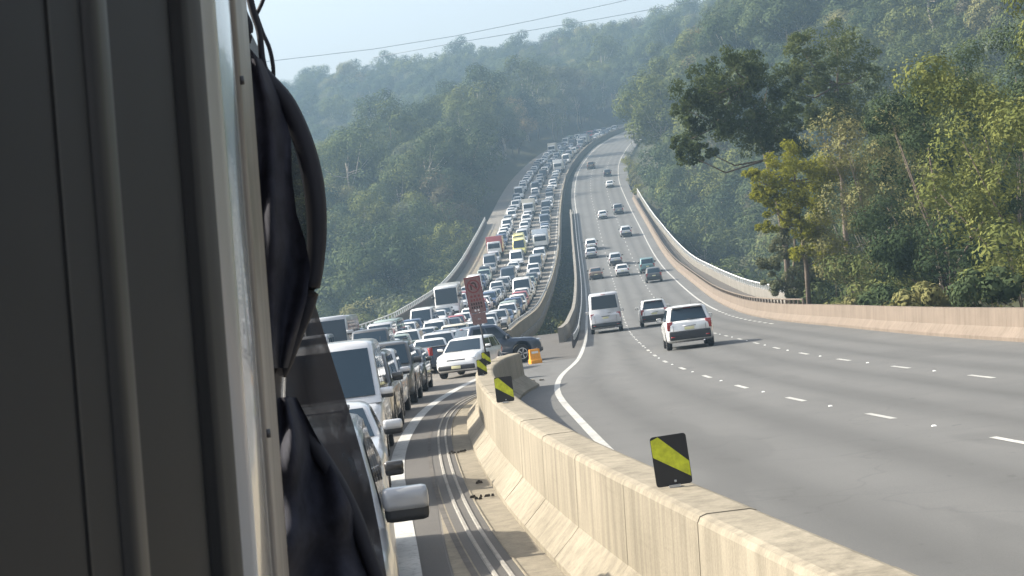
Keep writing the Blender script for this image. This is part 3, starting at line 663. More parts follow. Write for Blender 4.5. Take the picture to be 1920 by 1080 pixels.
# --- flowing carriageway: rear views (x, y read off the road)
flow = 'vehicles driving away on the right hand carriageway'
ln1 = lambda d: (Lx(d) + D1(d)) / 2; ln2 = lambda d: (D1(d) + D2(d)) / 2; ln3 = lambda d: (D2(d) + Rx(d)) / 2
place('suv', 'white', 6.72, 76.5, tangent(ln2, 95.) - .0, 0, 'white SUV with dark rear bumper, largest vehicle on the flowing carriageway', flow)
place('tallvan', (.62, .63, .66), 5.75, 123.5, tangent(ln1, 124.), 0, 'white delivery van with wide rear window beside the guard rail', flow)
place('suv', 'white', 8.95, 125.0, tangent(ln2, 125.), 0, 'small white car with red tail lights behind the large white SUV', flow)
for x, y, k, c, lab in ((16.0, 216.5, 'suv', 'charcoal', 'dark SUV in the outer lane ahead of the vans'), (17.2, 241.5, 'wagon', 'teal', 'dark teal four-wheel drive directly ahead of the dark SUV'), (14.0, 241.0, 'hatch', 'white', 'white hatchback in the middle lane just behind a silver one'),
        (14.5, 262.5, 'suv', 'silver', 'silver SUV in the middle lane just ahead of the white hatchback'), (10.7, 241.5, 'sedan', 'bronze', 'dark brown sedan hugging the inner edge line'), (12.0, 278.5, 'hatch', 'silver', 'silver hatchback in the inner lane close behind another'),
        (12.7, 291.0, 'suv', 'white', 'white SUV in the inner lane ahead of the silver hatchback'), (19.1, 306.5, 'suv', 'silver', 'lone silver SUV in the outer lane on the climb'), (17.9, 348.0, 'hatch', 'white', 'white hatchback climbing in the middle lane'),
        (21.2, 354.5, 'ute', 'grey', 'grey pickup beside the start of the right hand barrier'), (23.9, 418.5, 'sedan', 'white', 'white sedan far up the hill in the outer lane'), (25.4, 449.5, 'suv', 'charcoal', 'dark SUV far up the hill just beyond the white sedan'), (23.3, 480.0, 'wagon', 'bronze', 'dark car highest up the flowing carriageway')):
    place(k, c, x, y, tangent(ln2, y), 1, lab, flow)

# --- the queue: three lanes facing the camera
def ordinal(n):
    one = ['', 'first', 'second', 'third', 'fourth', 'fifth', 'sixth', 'seventh', 'eighth', 'ninth', 'tenth', 'eleventh', 'twelfth', 'thirteenth', 'fourteenth', 'fifteenth', 'sixteenth', 'seventeenth', 'eighteenth', 'nineteenth']
    tens = {2: ('twentieth', 'twenty'), 3: ('thirtieth', 'thirty'), 4: ('fortieth', 'forty'), 5: ('fiftieth', 'fifty'), 6: ('sixtieth', 'sixty'), 7: ('seventieth', 'seventy'), 8: ('eightieth', 'eighty'), 9: ('ninetieth', 'ninety')}
    if n < 20: return one[n]
    t, u = divmod(n, 10); return tens[t][0] if u == 0 else tens[t][1] + '-' + one[u]
queue = 'vehicles standing in the queue on the left hand carriageway'
bend = smooth_curve([(0, -1.1), (14, -2.1), (25, -3.05), (37, -3.9), (50, -4.15), (62, -4.2), (75, -3.9), (100, -3.75), (128, -3.0), (150, -1.9), (700, 40)])
lane_x = {1: lambda d: np.where(d < 140, bend(np.minimum(d, 150)), Qx(d) - 2.5), 2: lambda d: np.where(d < 140, bend(np.minimum(d, 150)) - 3.4, Qx(d) - 6.0), 3: lambda d: np.where(d < 140, bend(np.minimum(d, 150)) - 6.9, Qx(d) - 9.5)}
lane_name = {1: 'the lane beside the median', 2: 'the middle lane', 3: 'the outer lane'}
hd = lambda lane, y: tangent(lane_x[lane], y) + math.pi
near = 'vehicles at the head of the near queue'
for yc_, k, c, lab in ((15.2, 'wagon', (.33, .34, .36), 'nearest queue vehicle, silver, its mirror beside the black sunshade'), (21.0, 'hatch', 'white', 'white hatchback second in the near queue, mostly behind the sunshade'), (28.9, 'sedan', 'silver', 'silver sedan in front of the silver-white van'),
                      (38.2, 'van', (.62, .63, .65), 'silver-white van with blue reflecting windscreen beside the sunshade'), (45.4, 'wagon', 'charcoal', 'dark four-wheel drive with black mirror behind the silver-white van'), (52.2, 'ute', 'silver', 'silver pickup behind the dark four-wheel drive'), (59.2, 'wagon', 'charcoal', 'charcoal four-wheel drive behind the silver pickup'), (66.6, 'hatch', 'charcoal', 'dark hatchback at the bend of the lane edge line')):
    w = VT[k]['W']; x = float(Ex(yc_ - VT[k]['L'] / 2)) - .26 - w / 2 if yc_ < 50 else float(bend(yc_))
    t = place(k, c, x, yc_, tangent(Ex if yc_ < 50 else bend, yc_) + math.pi, 0, lab, near)
    ms = {15.2: 1.35, 28.9: 1.4}.get(yc_)                       # these two carry large towing mirrors
    if yc_ == 21.0:
        for p in t.children_recursive:
            if p.name.startswith('mirror_cap'): p.color = (.02, .02, .022, 1)
    if ms:
        for p in t.children:
            if p.name.startswith('mirror'):
                bb = [Vector(q) for q in p.bound_box]; c_ = sum(bb, Vector()) / 8; c_.x -= math.copysign(.1, c_.x); p.scale = (ms,) * 3; p.location = c_ * (1 - ms)
place('hatch', 'white', -1.98, 75.5, R(166), 0, 'white hatchback turning across the lanes beside the sign pole', 'vehicles turning at the gap in the median')
place('ute', 'dark blue', -1.75, 83.0, R(-66), 0, 'dark blue pickup turning through the gap next to the orange marker', 'vehicles turning at the gap in the median')
special = {(3, 0): ('van', 'silver'), (3, 1): ('bus', 'silver'), (2, 1): ('van', 'charcoal'), (3, 2): ('van', 'dark blue')}
for lane in (1, 2, 3):
    d = {1: 83.0, 2: 86.0, 3: 96.0}[lane]; k_i = 0; done = set()
    while d < 648:
        kind = random.choices(['sedan', 'hatch', 'suv', 'wagon', 'ute', 'van', 'tallvan'], [20, 17, 27, 11, 12, 8, 3])[0]
        col = random.choices(['white', 'silver', 'grey', 'charcoal', 'black', 'blue', 'red', 'pale green', 'cream', 'dark blue'], [40, 18, 13, 8, 4, 6, 2.5, 4, 2, 4])[0]
        truck = None
        if d > 330 and random.random() < .03: truck = random.choice([('white', (.75, .75, .74)), ('cream', (.6, .55, .45)), ('grey', (.3, .31, .33))])
        if (lane, k_i) in special: kind, col = special[(lane, k_i)]
        if lane == 3 and 188 < d < 205 and 'b' not in done: kind, col = 'bus', 'white'; done.add('b')
        if lane == 3 and d > 290 and 'r' not in done: truck = ('red', (.36, .05, .05)); done.add('r')
        if lane == 2 and d > 292 and len(done & {'y1', 'y2'}) < 2: kind, col = 'tallvan', 'yellow'; done.add('y1' if 'y1' not in done else 'y2')
        if lane == 1 and d > 288 and 'w' not in done: truck = ('pale blue', (.52, .58, .66)); done.add('w')
        Lv = VT[kind]['L'] if truck is None else 8.0
        yc_ = d + Lv / 2; x = float(lane_x[lane](yc_)) + random.uniform(-.25, .25)
        lod = 0 if d < 125 else (1 if d < 250 else 2)
        k_i += 1; cn = truck[0] if truck else col; kn = 'box truck' if truck else NAMES[kind][1]
        lab = f'{cn} {kn}, {ordinal(k_i)} vehicle of the queue in {lane_name[lane]}'
        if truck:
            z = float(zg(yc_)); t = empty('box_truck', (x, yc_, z), hd(lane, yc_)); t.rotation_euler = (0, 0, hd(lane, yc_)); tag(t, lab, 'truck', queue)
            m_ = MB(); m_.box((0, -1.1, 2.05), (2.45, 5.6, 2.5), bev=.05); o = link('cargo_box', m_.build('cargo_box'), 'car_paint', t); o.color = (*truck[1], 1)
            m_ = MB(); m_.box((0, 2.75, 1.55), (2.2, 1.7, 1.9), taper=.9, bev=.12); o = link('cab', m_.build('cab'), 'car_paint', t); o.color = (.75, .75, .74, 1)
            m_ = MB(); m_.box((0, 3.56, 1.85), (1.8, .12, .75), bev=.03); link('windscreen', m_.build('windscreen'), 'car_glass', t)
            m_ = MB(); m_.box((0, -.3, .62), (1.0, 7.4, .25)); link('chassis', m_.build('chassis'), 'trim_black', t)
            m_ = MB(); m_.box((0, 3.6, .62), (2.1, .16, .35), bev=.04); link('front_bumper', m_.build('front_bumper'), 'trim_black', t)
            for ay in (2.7, -2.4):
                for s in (-1, 1):
                    m_ = MB(); m_.tube([(s * .8, ay, .45), (s * 1.08, ay, .45)], .45, 14); link('wheel', m_.build('wheel'), 'tyre', t)
        else:
            t = place(kind, col, x, yc_, hd(lane, yc_) + random.uniform(-.04, .04), lod, lab, queue); t.scale = (random.uniform(.96, 1.03), random.uniform(.93, 1.04), random.uniform(.95, 1.05))
        d += Lv + random.choice([random.uniform(1.0, 2.2), random.uniform(1.2, 2.8), random.uniform(2.5, 5.0)])

# ------------------------------------------------------------------ trees
def quad_cloud(name, C, N, size, mat, aspect=.42, rs=None):
    """leaf-shaped faces at points C facing N"""
    n = len(C); rs = rs if rs is not None else rng
    N = N / (np.linalg.norm(N, axis=1, keepdims=True) + 1e-9); t = rs.normal(size=(n, 3)); a = np.cross(N, t); a /= np.linalg.norm(a, axis=1, keepdims=True) + 1e-9; b_ = np.cross(N, a)
    s = (size * rs.uniform(.6, 1.35, n))[:, None]
    V = np.stack([C - a * s, C + b_ * s * aspect + N * s * .10, C + a * s, C - b_ * s * aspect + N * s * .10], 1).reshape(-1, 3)
    me = bpy.data.meshes.new(name); me.vertices.add(4 * n); me.vertices.foreach_set('co', V.astype(np.float32).ravel())
    me.loops.add(4 * n); me.loops.foreach_set('vertex_index', np.arange(4 * n, dtype=np.int32)); me.polygons.add(n); me.polygons.foreach_set('loop_start', np.arange(0, 4 * n, 4, dtype=np.int32)); me.polygons.foreach_set('loop_total', np.full(n, 4, np.int32))
    me.update(calc_edges=True); me.materials.append(MATS[mat]); return me
def crown_points(rs, clumps, per, spread):
    """clumps: list of (centre, radius); leaves sit mostly on each clump's upper shell"""
    C = []; N = []
    for c, r in clumps:
        u = rs.normal(size=(per, 3)); u /= np.linalg.norm(u, axis=1, keepdims=True); rad = r * rs.uniform(.45, 1.08, per) ** .6
        p = u * rad[:, None] * np.array([1, 1, .78]); C.append(np.array(c) + p); N.append(u + rs.normal(size=(per, 3)) * spread + np.array([0, 0, .25]))
    return np.concatenate(C), np.concatenate(N)
def make_tree(seed, h, cr, ch, nclump, per, leafsize, mat, bark, cr_clump=(.26, .40), trunk_r=.2, base=.42, lean=0.0):
    """trunk + limbs mesh and a crown mesh; crown between base*h and h with horizontal radius cr"""
    rs = np.random.default_rng(seed); clumps = []; tips = []
    zc = h * base + ch / 2
    for i in range(nclump):
        a = rs.uniform(0, 2 * math.pi); u = rs.uniform(-.9, 1); q = math.sqrt(max(0, 1 - u * u)) * rs.uniform(.55, 1.0)
        c = (cr * q * math.cos(a) * rs.uniform(.75, 1.15) + lean * h * .5, cr * q * math.sin(a) * rs.uniform(.75, 1.15), zc + u * ch / 2 * .9)
        r = cr * rs.uniform(*cr_clump); clumps.append((c, r)); tips.append(c)
    C, N = crown_points(rs, clumps, per, .14)
    crown = quad_cloud('crown', C, N, leafsize, mat, rs=rs)
    m_ = MB(); top = Vector((lean * h * .5, 0, h * (base + .30))); pts = [Vector((0, 0, -.6)), Vector((lean * h * .12, .05 * cr, h * .2)), Vector((lean * h * .32, -.05 * cr, h * base)), top]
    m_.tube(pts, [trunk_r * 1.25, trunk_r, trunk_r * .75, trunk_r * .3], 7)
    order = sorted(range(nclump), key=lambda i: -clumps[i][1])[:9]
    for i in order:
        tip = Vector(tips[i]); s_ = pts[2].lerp(top, float(rs.uniform(0, .7))); mid = s_.lerp(tip, .5) + Vector((0, 0, -.12 * cr))
        m_.tube([s_, mid, tip], [trunk_r * .42, trunk_r * .28, trunk_r * .1], 5)
    trunk = m_.build('trunk'); trunk.materials.append(MATS[bark]); return trunk, crown
PROTO = []
specs = [('leaf_gum', 'bark_pale', 15, 5.2, 8.5, .4), ('leaf_gum', 'bark', 14, 4.8, 8.0, .4), ('leaf_dark', 'bark', 13, 5.0, 8.5, .33), ('leaf_dark', 'bark_pale', 16, 5.0, 9.5, .38), ('leaf_pale', 'bark_pale', 14, 4.6, 8.0, .4), ('leaf_gum', 'bark', 12, 5.4, 7.5, .3), ('leaf_brown', 'bark', 13, 4.6, 8.0, .36), ('leaf_dark', 'bark', 11, 4.6, 7.5, .28)]
for i, (lm, bk, h, cr, ch, bs) in enumerate(specs):
    PROTO.append(make_tree(100 + i, h, cr, ch, 11, 360, .26, lm, bk, base=bs, cr_clump=(.40, .60)))

FINE = [make_tree(200 + i, h, cr, ch, 34, 420, .105, lm, bk, base=bs, cr_clump=(.2, .34)) for i, (lm, bk, h, cr, ch, bs) in enumerate(specs)]     # for the nearer trees
# where trees stand
def proj(x, y, z):
    z = z - ZC; f = y * math.cos(PITCH) - z * math.sin(PITCH); u = z * math.cos(PITCH) + y * math.sin(PITCH); X = FPX * x / f; Y = FPX * u / f; c, s = math.cos(ROLL), math.sin(ROLL)
    return 960 + X * c - Y * s, 540 - (X * s + Y * c)
cand = []
for zone, step in (((-330, 330, 40, 460), 6.2), ((-420, 420, 460, 820), 7.6), ((-420, 420, 820, 1090), 9.0)):
    xs = np.arange(zone[0], zone[1], step); ys = np.arange(zone[2], zone[3], step); X, Y = np.meshgrid(xs, ys)
    X = (X + rng.uniform(-.45, .45, X.shape) * step).ravel(); Y = (Y + rng.uniform(-.45, .45, Y.shape) * step).ravel(); cand.append(np.stack([X, Y], 1))
cand = np.concatenate(cand); X, Y = cand[:, 0], cand[:, 1]
ang = np.degrees(np.arctan2(X, Y)); dcl = np.clip(Y, -60, 700)
le, re = Px(dcl) - 1.0, np.where(dcl < 420, RO(dcl), Rx(dcl) + 3)
off = np.maximum(le - X, X - re); off[Y > 708] = 99
Z = ground(X, Y)
room = np.full(len(X), 4.6)
room = np.where((Y > 395) & (X < le), 2.6, room); room = np.where((Y > 400) & (X > re), 6.0, room)
keep = (ang > -18.5) & (ang < 18.5) & (off > np.where(Z + 13 < zg(dcl) - 3.5, 1.5, room))
fit = (zg(dcl) - 3.6 - Z) / 17.5; under = (Y > 205) & (Y < 366) & (off < 2) & (fit > .3) & (ang > -18.5) & (ang < 18.5); under &= ~((X > Qx(dcl)) & (X < Lx(dcl)) & (Y < 300)); keep |= under   # low growth beneath the bridges
keep &= ~((Y < 125) & (X > 0) & (X < 26)); keep &= ~((Y < 215) & (X < 0) & (Z + 19 > zg(dcl) - .5))
X, Y, Z = X[keep], Y[keep], Z[keep]; n = len(X); lim = np.where(under[keep], np.minimum(fit[keep], 1.0), 9.0)
scale = rng.uniform(.78, 1.22, n) * np.where(rng.uniform(0, 1, n) < .10, 1.38, 1.0) * np.where(Y > 820, 1.12, 1.0) * np.where((Y < 215) & (X < 0), .8, 1); scale = np.minimum(scale, lim); rot = rng.uniform(0, 2 * math.pi, n)
patch = np.sin(X * .021 + 1.7) * np.cos(Y * .017) + np.sin(X * .05 - Y * .037) * .6
var = np.where(patch > .55, rng.choice([0, 1, 5], n), np.where(patch < -.55, rng.choice([2, 3, 7], n), rng.choice([0, 1, 2, 3, 5, 7], n)))
odd = rng.uniform(0, 1, n); var = np.where(odd < .07, 4, np.where(odd < .12, 6, var))
px, py = proj(X, Y, Z + 9 * scale)
# is the crown hidden behind a hill?
vis = np.ones(n, bool)
for fr_ in np.linspace(.25, .96, 26):
    hx, hy = X * fr_, Y * fr_; hz = ZC + (Z + 12 * scale - ZC) * fr_
    vis &= ~((ground(hx, hy) + np.where(hy > 130, 5, 0) > hz) & (Y - hy > 10))
inframe = (px > 380) & (px < 1960) & (py > -400) & (py < 700)
rank = np.where(inframe & vis & (lim > 5), Y, 1e9); order = np.argsort(rank)
single = [int(i) for i in order[:290] if rank[i] < 1e8]; sset = set(single)
grp = {'l': 'trees on the slope beyond the left bridge rail', 'r': 'trees on the slope to the right of the bridge'}
words = {'leaf_gum': 'grey-green tree', 'leaf_dark': 'dark green tree', 'leaf_pale': 'pale grey-green tree', 'leaf_brown': 'sparse brownish tree'}
for i in single:
    lf = X[i] < float(Qx(min(Y[i], 690))) ; tk, cw = (FINE if Y[i] < 260 else PROTO)[int(var[i])]
    t = empty('gum_tree', (X[i], Y[i], Z[i]), rot[i]); t.scale = (scale[i],) * 3
    zone = ('low down' if Z[i] < -12 else 'half-way up' if Z[i] < 8 else 'high up')
    size_ = 'tall' if scale[i] > 1.12 else 'short' if scale[i] < .92 else 'mid-sized'; e_ = (Px(min(Y[i], 690)) - X[i]) if lf else X[i] - Rx(min(Y[i], 690))
    row = 'close to' if e_ < 22 else 'well back from' if e_ < 50 else 'far from'; part_ = 'near half' if Y[i] < 250 else 'far half' if Y[i] < 370 else 'far end'
    tag(t, f'{size_} {words[specs[int(var[i])][0]]} {zone}, {row} the {part_} of the {"left" if lf else "right"} bridge', 'tree', grp['l'] if lf else grp['r'])
    link('trunk', tk, None, t); link('crown', cw, None, t)
rest = np.array([i for i in range(n) if i not in sset and (vis[i] or Y[i] < 700) and not (Y[i] < 190 and X[i] > 0)], int)
pc = bpy.data.collections.new('tree_kinds')
for i, (tk, cw) in enumerate(PROTO):
    bm = bmesh.new(); bm.from_mesh(cw); k0 = len(bm.faces); bm.from_mesh(tk); bm.faces.ensure_lookup_table()
    for q in range(k0, len(bm.faces)): bm.faces[q].material_index = 1
    me = bpy.data.meshes.new('gum_tree_kind'); bm.to_mesh(me); bm.free(); me.materials.append(cw.materials[0]); me.materials.append(tk.materials[0])
    o = bpy.data.objects.new(f'tree_kind_{chr(97 + i)}', me); pc.objects.link(o)
pm = bpy.data.meshes.new('forest'); pm.from_pydata(np.stack([X[rest], Y[rest], Z[rest]], 1).tolist(), [], [])
for nm, arr, ty in (('rz', rot[rest], 'FLOAT'), ('sc', scale[rest], 'FLOAT'), ('kind_index', var[rest].astype(np.int32), 'INT')):
    a = pm.attributes.new(nm, ty, 'POINT'); a.data.foreach_set('value', arr)
forest = link('forest', pm); tag(forest, 'dense gum forest covering the far hillsides', 'forest', kind='stuff')
ng = bpy.data.node_groups.new('forest_scatter', 'GeometryNodeTree')
ng.interface.new_socket('Geometry', in_out='INPUT', socket_type='NodeSocketGeometry'); ng.interface.new_socket('Geometry', in_out='OUTPUT', socket_type='NodeSocketGeometry')
gi = ng.nodes.new('NodeGroupInput'); go = ng.nodes.new('NodeGroupOutput'); iop = ng.nodes.new('GeometryNodeInstanceOnPoints'); ci = ng.nodes.new('GeometryNodeCollectionInfo')
ci.inputs['Collection'].default_value = pc; ci.inputs['Separate Children'].default_value = True; ci.inputs['Reset Children'].default_value = True; iop.inputs['Pick Instance'].default_value = True
def na(nm, ty):
    a = ng.nodes.new('GeometryNodeInputNamedAttribute'); a.data_type = ty; a.inputs['Name'].default_value = nm; return a.outputs['Attribute']
cx = ng.nodes.new('ShaderNodeCombineXYZ'); ng.links.new(na('rz', 'FLOAT'), cx.inputs['Z']); e2r = ng.nodes.new('FunctionNodeEulerToRotation'); ng.links.new(cx.outputs[0], e2r.inputs[0])
ng.links.new(gi.outputs[0], iop.inputs['Points']); ng.links.new(ci.outputs[0], iop.inputs['Instance']); ng.links.new(na('kind_index', 'INT'), iop.inputs['Instance Index'])
ng.links.new(e2r.outputs[0], iop.inputs['Rotation']); ng.links.new(na('sc', 'FLOAT'), iop.inputs['Scale']); ng.links.new(iop.outputs[0], go.inputs[0])
md = forest.modifiers.new('scatter', 'NODES'); md.node_group = ng

# --- the near trees on the right, each built for itself
def own_tree(name, lab, base, clumps, per, size, mat, bark, trunk_r, branch_to, spread=.6, aspect=.36):
    rs = np.random.default_rng(abs(hash(lab)) % 99991 if False else sum(map(ord, lab))); base = Vector(base); t = empty(name, base); tag(t, lab, 'tree' if 'tree' in name else 'shrub')
    cl = [((Vector(c) - base), r) for c, r in clumps]
    sub = []
    for c, r in cl:
        k = max(6, int(15 * r ** 1.4))
        for _ in range(k):
            u = rs.normal(size=3); u /= np.linalg.norm(u); sub.append((tuple(Vector(c) + Vector(u) * r * float(rs.uniform(.3, 1.15))), r * float(rs.uniform(.28, .5))))
    C, N = crown_points(rs, sub, per, spread); cw = quad_cloud('crown', C, N, size, mat, aspect, rs); link('crown', cw, None, t)
    m_ = MB(); mainpts = [Vector((0, 0, -.8))] + [Vector(p) - base for p in branch_to]; nn = len(mainpts)
    m_.tube(mainpts, [trunk_r * (1.2 - .9 * i / (nn - 1)) for i in range(nn)], 8)
    for c, r in cl:
        c = Vector(c); j = min(range(1, nn), key=lambda q: (mainpts[q] - c).length + (.8 if mainpts[q].z > c.z else 0)); s_ = mainpts[j]
        mid = s_.lerp(c, .55) + Vector((0, 0, -.15 * (c - s_).length + .1)); m_.tube([s_, mid, c], [trunk_r * .40, trunk_r * .26, trunk_r * .10], 6)
    tk = m_.build('trunk'); link('trunk', tk, bark, t); return t
def U(x, y, dist, r): return (tuple(unpix(x, y, dist)), r)
D = 112
g1 = [U(1300, 165, 110, 1.14), U(1285, 205, 111, 0.96), U(1330, 190, 112, 1.32), U(1372, 120, 111, 1.14), U(1350, 150, 113, 1.08), U(1405, 130, 113, 1.20), U(1440, 160, 114, 1.08), U(1385, 175, 112, 1.44), U(1430, 205, 113, 1.56), U(1350, 235, 111, 1.32),
      U(1295, 245, 111, 0.96), U(1290, 290, 110, 0.72), U(1400, 240, 112, 1.32), U(1460, 235, 115, 1.20), U(1275, 270, 110, 0.66), U(1325, 285, 112, 0.66), U(1440, 265, 113, 0.96), U(1490, 270, 115, 1.08), U(1480, 215, 116, 0.96)]
gb = unpix(1478, 585, 116); gb = (gb.x, 116, float(ground(gb.x, 116)))
own_tree('eucalyptus_tree', 'tall dark eucalyptus tree spreading over the flowing carriageway', gb, g1, 80, .115, 'leaf_near', 'bark', .17, [unpix(1474, 470, 116), unpix(1458, 380, 115.5), unpix(1436, 300, 114.5), unpix(1420, 225, 113.5), unpix(1400, 150, 112.5)])
g2 = [U(1450, 325, 98, 0.98), U(1490, 305, 99, 1.10), U(1425, 350, 98, 0.78), U(1475, 355, 98, 1.17), U(1520, 340, 100, 1.17), U(1440, 385, 98, 0.65), U(1490, 390, 99, 0.78), U(1545, 310, 101, 1.04), U(1410, 335, 97, 0.52), U(1470, 415, 99, .7), U(1505, 430, 99, .8), U(1440, 425, 99, .5), U(1530, 420, 100, .9), U(1500, 470, 100, .7), U(1550, 470, 101, .9)]
gb = (unpix(1515, 600, 100).x, 100, float(ground(unpix(1515, 600, 100).x, 100)))
own_tree('wattle_tree', 'yellow-green wattle tree below the dark eucalyptus branches', gb, g2, 90, .10, 'leaf_yellow', 'bark', .13, [unpix(1512, 500, 100), unpix(1500, 420, 99.5), unpix(1490, 340, 99)], .5)
g3 = [U(1440, 500, 104, 0.65), U(1465, 470, 104, 0.78), U(1490, 500, 104, 0.91), U(1450, 535, 104, 0.65), U(1480, 545, 104, 0.78), U(1510, 450, 105, 1.04), U(1520, 520, 105, 1.04), U(1470, 425, 104, 0.65), U(1505, 560, 104, 0.65)]
gb = (unpix(1482, 590, 105).x, 105, float(ground(unpix(1482, 590, 105).x, 105)))
own_tree('drooping_tree', 'grey-green drooping tree standing right behind the roadside barrier', gb, g3, 110, .11, 'leaf_pale', 'bark', .12, [unpix(1484, 540, 105), unpix(1490, 480, 104.5), unpix(1490, 430, 104)], .4, .25)
g4 = [U(1500, 90, 122, 1.0), U(1480, 130, 121, .9), U(1530, 130, 122, 1.3), U(1490, 175, 121, .9), U(1570, 90, 124, 1.5), U(1560, 180, 123, 1.4), U(1620, 140, 124, 1.5), U(1600, 220, 124, 1.3), U(1530, 220, 122, 1.1), U(1650, 230, 125, 1.3)]
gb = (unpix(1590, 590, 124).x, 124, float(ground(unpix(1590, 590, 124).x, 124)))
own_tree('eucalyptus_tree', 'bright green eucalyptus tree behind the dark one at the wood edge', gb, g4, 80, .12, 'leaf_near', 'bark', .2, [unpix(1588, 470, 124), unpix(1580, 360, 124), unpix(1575, 260, 123.5), unpix(1570, 160, 123.5)])
# trees and shrubs further along the bank behind the right hand barrier
bank = [('tall leafy gum tree standing on the roadside bank closest to the camera', 1840, 66, 12.5, 4.2, 'leaf_gum'), ('spreading dark gum tree second along the roadside bank', 1740, 82, 12, 4.0, 'leaf_dark'), ('pale gum tree third along the roadside bank', 1660, 98, 12.5, 4.2, 'leaf_pale'), ('bushy gum tree set back behind the roadside bank', 1800, 112, 15, 5.0, 'leaf_gum'), ('broad dark gum tree at the back of the roadside bank', 1930, 92, 14, 5.0, 'leaf_dark')]
for j, (lab, pxx, dd, h, cr, lm) in enumerate(bank):
    x = max(unpix(pxx, 560, dd).x, float(RB(dd)) + 5.0); tk, cw = make_tree(300 + j, h, cr, h * .86, 58, 400, .085, lm, 'bark', base=.08, cr_clump=(.17, .30), trunk_r=.14)
    t = empty('gum_tree', (x, dd, float(ground(x, dd))), j * 1.3); tag(t, lab, 'tree'); link('trunk', tk, None, t); link('crown', cw, None, t)
def shrub(lab, x, y, r, lm, seed, name='roadside_shrub'):
    z = float(ground(x, y)); tk, cw = make_tree(seed, r * 2.2, r, r * 1.7, 14, 150, .11, lm, 'bark', base=.12, trunk_r=.05, cr_clump=(.3, .45)); t = empty(name, (x, y, z)); tag(t, lab, 'shrub'); link('trunk', tk, None, t); link('crown', cw, None, t)
for j, (lab, dd, off_, r, lm) in enumerate((('low green shrub behind the roadside barrier closest to the camera', 60, 1.6, 1.3, 'leaf_gum'), ('second low shrub along the roadside barrier', 70, 1.5, 1.2, 'leaf_pale'), ('rounded dark shrub third along the roadside barrier', 79, 1.7, 1.4, 'leaf_dark'),
        ('pale shrub between the wattle and the roadside barrier', 90, 1.8, 1.2, 'leaf_pale'), ('dark shrub at the foot of the tall eucalyptus', 111, 2.6, 1.6, 'leaf_dark'), ('leafy shrub at the start of the bridge parapet', 121, 3.4, 1.5, 'leaf_gum'), ('round green shrub right under the closest bank tree', 52, 2.2, 1.6, 'leaf_dark'), ('wide pale shrub behind the first low roadside shrub', 64, 3.6, 2.0, 'leaf_gum'), ('dense shrub in front of the second bank tree', 75, 3.5, 2.1, 'leaf_dark'), ('tall shrub in front of the third bank tree', 85, 3.6, 2.2, 'leaf_gum'), ('dark shrub filling the bank beside the wattle trunk', 95, 3.4, 2.2, 'leaf_dark'), ('leafy shrub hiding the foot of the drooping tree', 103, 3.0, 2.0, 'leaf_gum'), ('broad shrub between drooping tree and tall eucalyptus', 108, 4.6, 2.4, 'leaf_dark'))):
    shrub(lab, float(RB(dd)) + off_, dd, r, lm, 400 + j)
for j, (lab, dd, off_, r, lm) in enumerate((('yellowish tussock bush beside the far end of the right barrier', 400, 3.0, 1.5, 'leaf_yellow'), ('pale bush just beyond the end of the right barrier', 412, 3.2, 2.0, 'leaf_pale'), ('bright roadside bush higher up the climb', 452, 3.0, 2.1, 'leaf_yellow'), ('green roadside bush next to the bright one on the climb', 440, 3.6, 2.2, 'leaf_gum'), ('grey roadside bush at the top of the bend', 480, 3.2, 2.4, 'leaf_pale'))):
    shrub(lab, float(Rx(dd)) + off_, dd, r, lm, 430 + j)
# bush growing up in the gap between the carriageways
zb = float(zg(150.))
own_tree('median_bush', 'scraggly bush growing in the gap between the two carriageways', (3.3, 152, float(ground(3.3, 152))), [((3.2, 152, zb - .7), .4), ((3.6, 153, zb - .2), .35), ((2.7, 151, zb - 1.2), .6), ((3.4, 152.5, zb - 1.3), .6)], 60, .10, 'leaf_pale', 'bark', .07, [(3.3, 152, zb - 3), (3.3, 152, zb - 1)])

# ------------------------------------------------------------------ sign on its pole at the barrier end
sb = Vector((-1.02, 61.5, float(zg(61.5)))); sg = empty('no_u_turn_sign', sb); sg.rotation_euler = (0, R(-3.6), R(4)); sg.scale = (.9, 1, .94)
tag(sg, 'reddish no U-turn sign on a dark leaning pole at the barrier end', 'road sign')
m_ = MB(); m_.tube([(0, 0, 0), (0, 0, 3.7)], .03, 8); link('pole', m_.build('pole'), 'steel_dark', sg)
def flat(name, pts, y, mat, parent, th=.003):
    n = len(pts); v = [(x, y, z) for x, z in pts] + [(x, y + th, z) for x, z in pts]
    return link(name, recalc(mesh(name, v, [tuple(range(n)), tuple(range(2 * n - 1, n - 1, -1))] + [(i, (i + 1) % n, n + (i + 1) % n, n + i) for i in range(n)])), mat, parent)
def rect(x0, x1, z0, z1): return [(x0, z0), (x1, z0), (x1, z1), (x0, z1)]
P1 = flat('sign_panel', rect(-.29, .29, 2.62, 3.86), -.045, 'sign_pale', sg, .006)
flat('border', rect(-.29, .29, 3.82, 3.855), -.050, 'sign_red', P1); flat('border', rect(-.29, -.262, 2.64, 3.82), -.050, 'sign_red', P1); flat('border', rect(.262, .289, 2.64, 3.82), -.050, 'sign_red', P1)
def ring(c, r0, r1, y, mat, parent, name, n=28):
    v = []; f = []
    for k in range(n):
        a = 2 * math.pi * k / n
        for r_ in (r0, r1): v.append((c[0] + r_ * math.cos(a), y, c[1] + r_ * math.sin(a)))
    for k in range(n): f.append((2 * k, 2 * k + 1, 2 * ((k + 1) % n) + 1, 2 * ((k + 1) % n)))
    return link(name, mesh(name, v, f), mat, parent)
ring((0, 3.53), .185, .235, -.052, 'sign_red', P1, 'prohibition_ring')
ring((0, 3.53), 0, .183, -.0515, 'sign_white' if False else 'sign_pale', P1, 'ring_field')
v = []; f = []                                   # the U-turn arrow
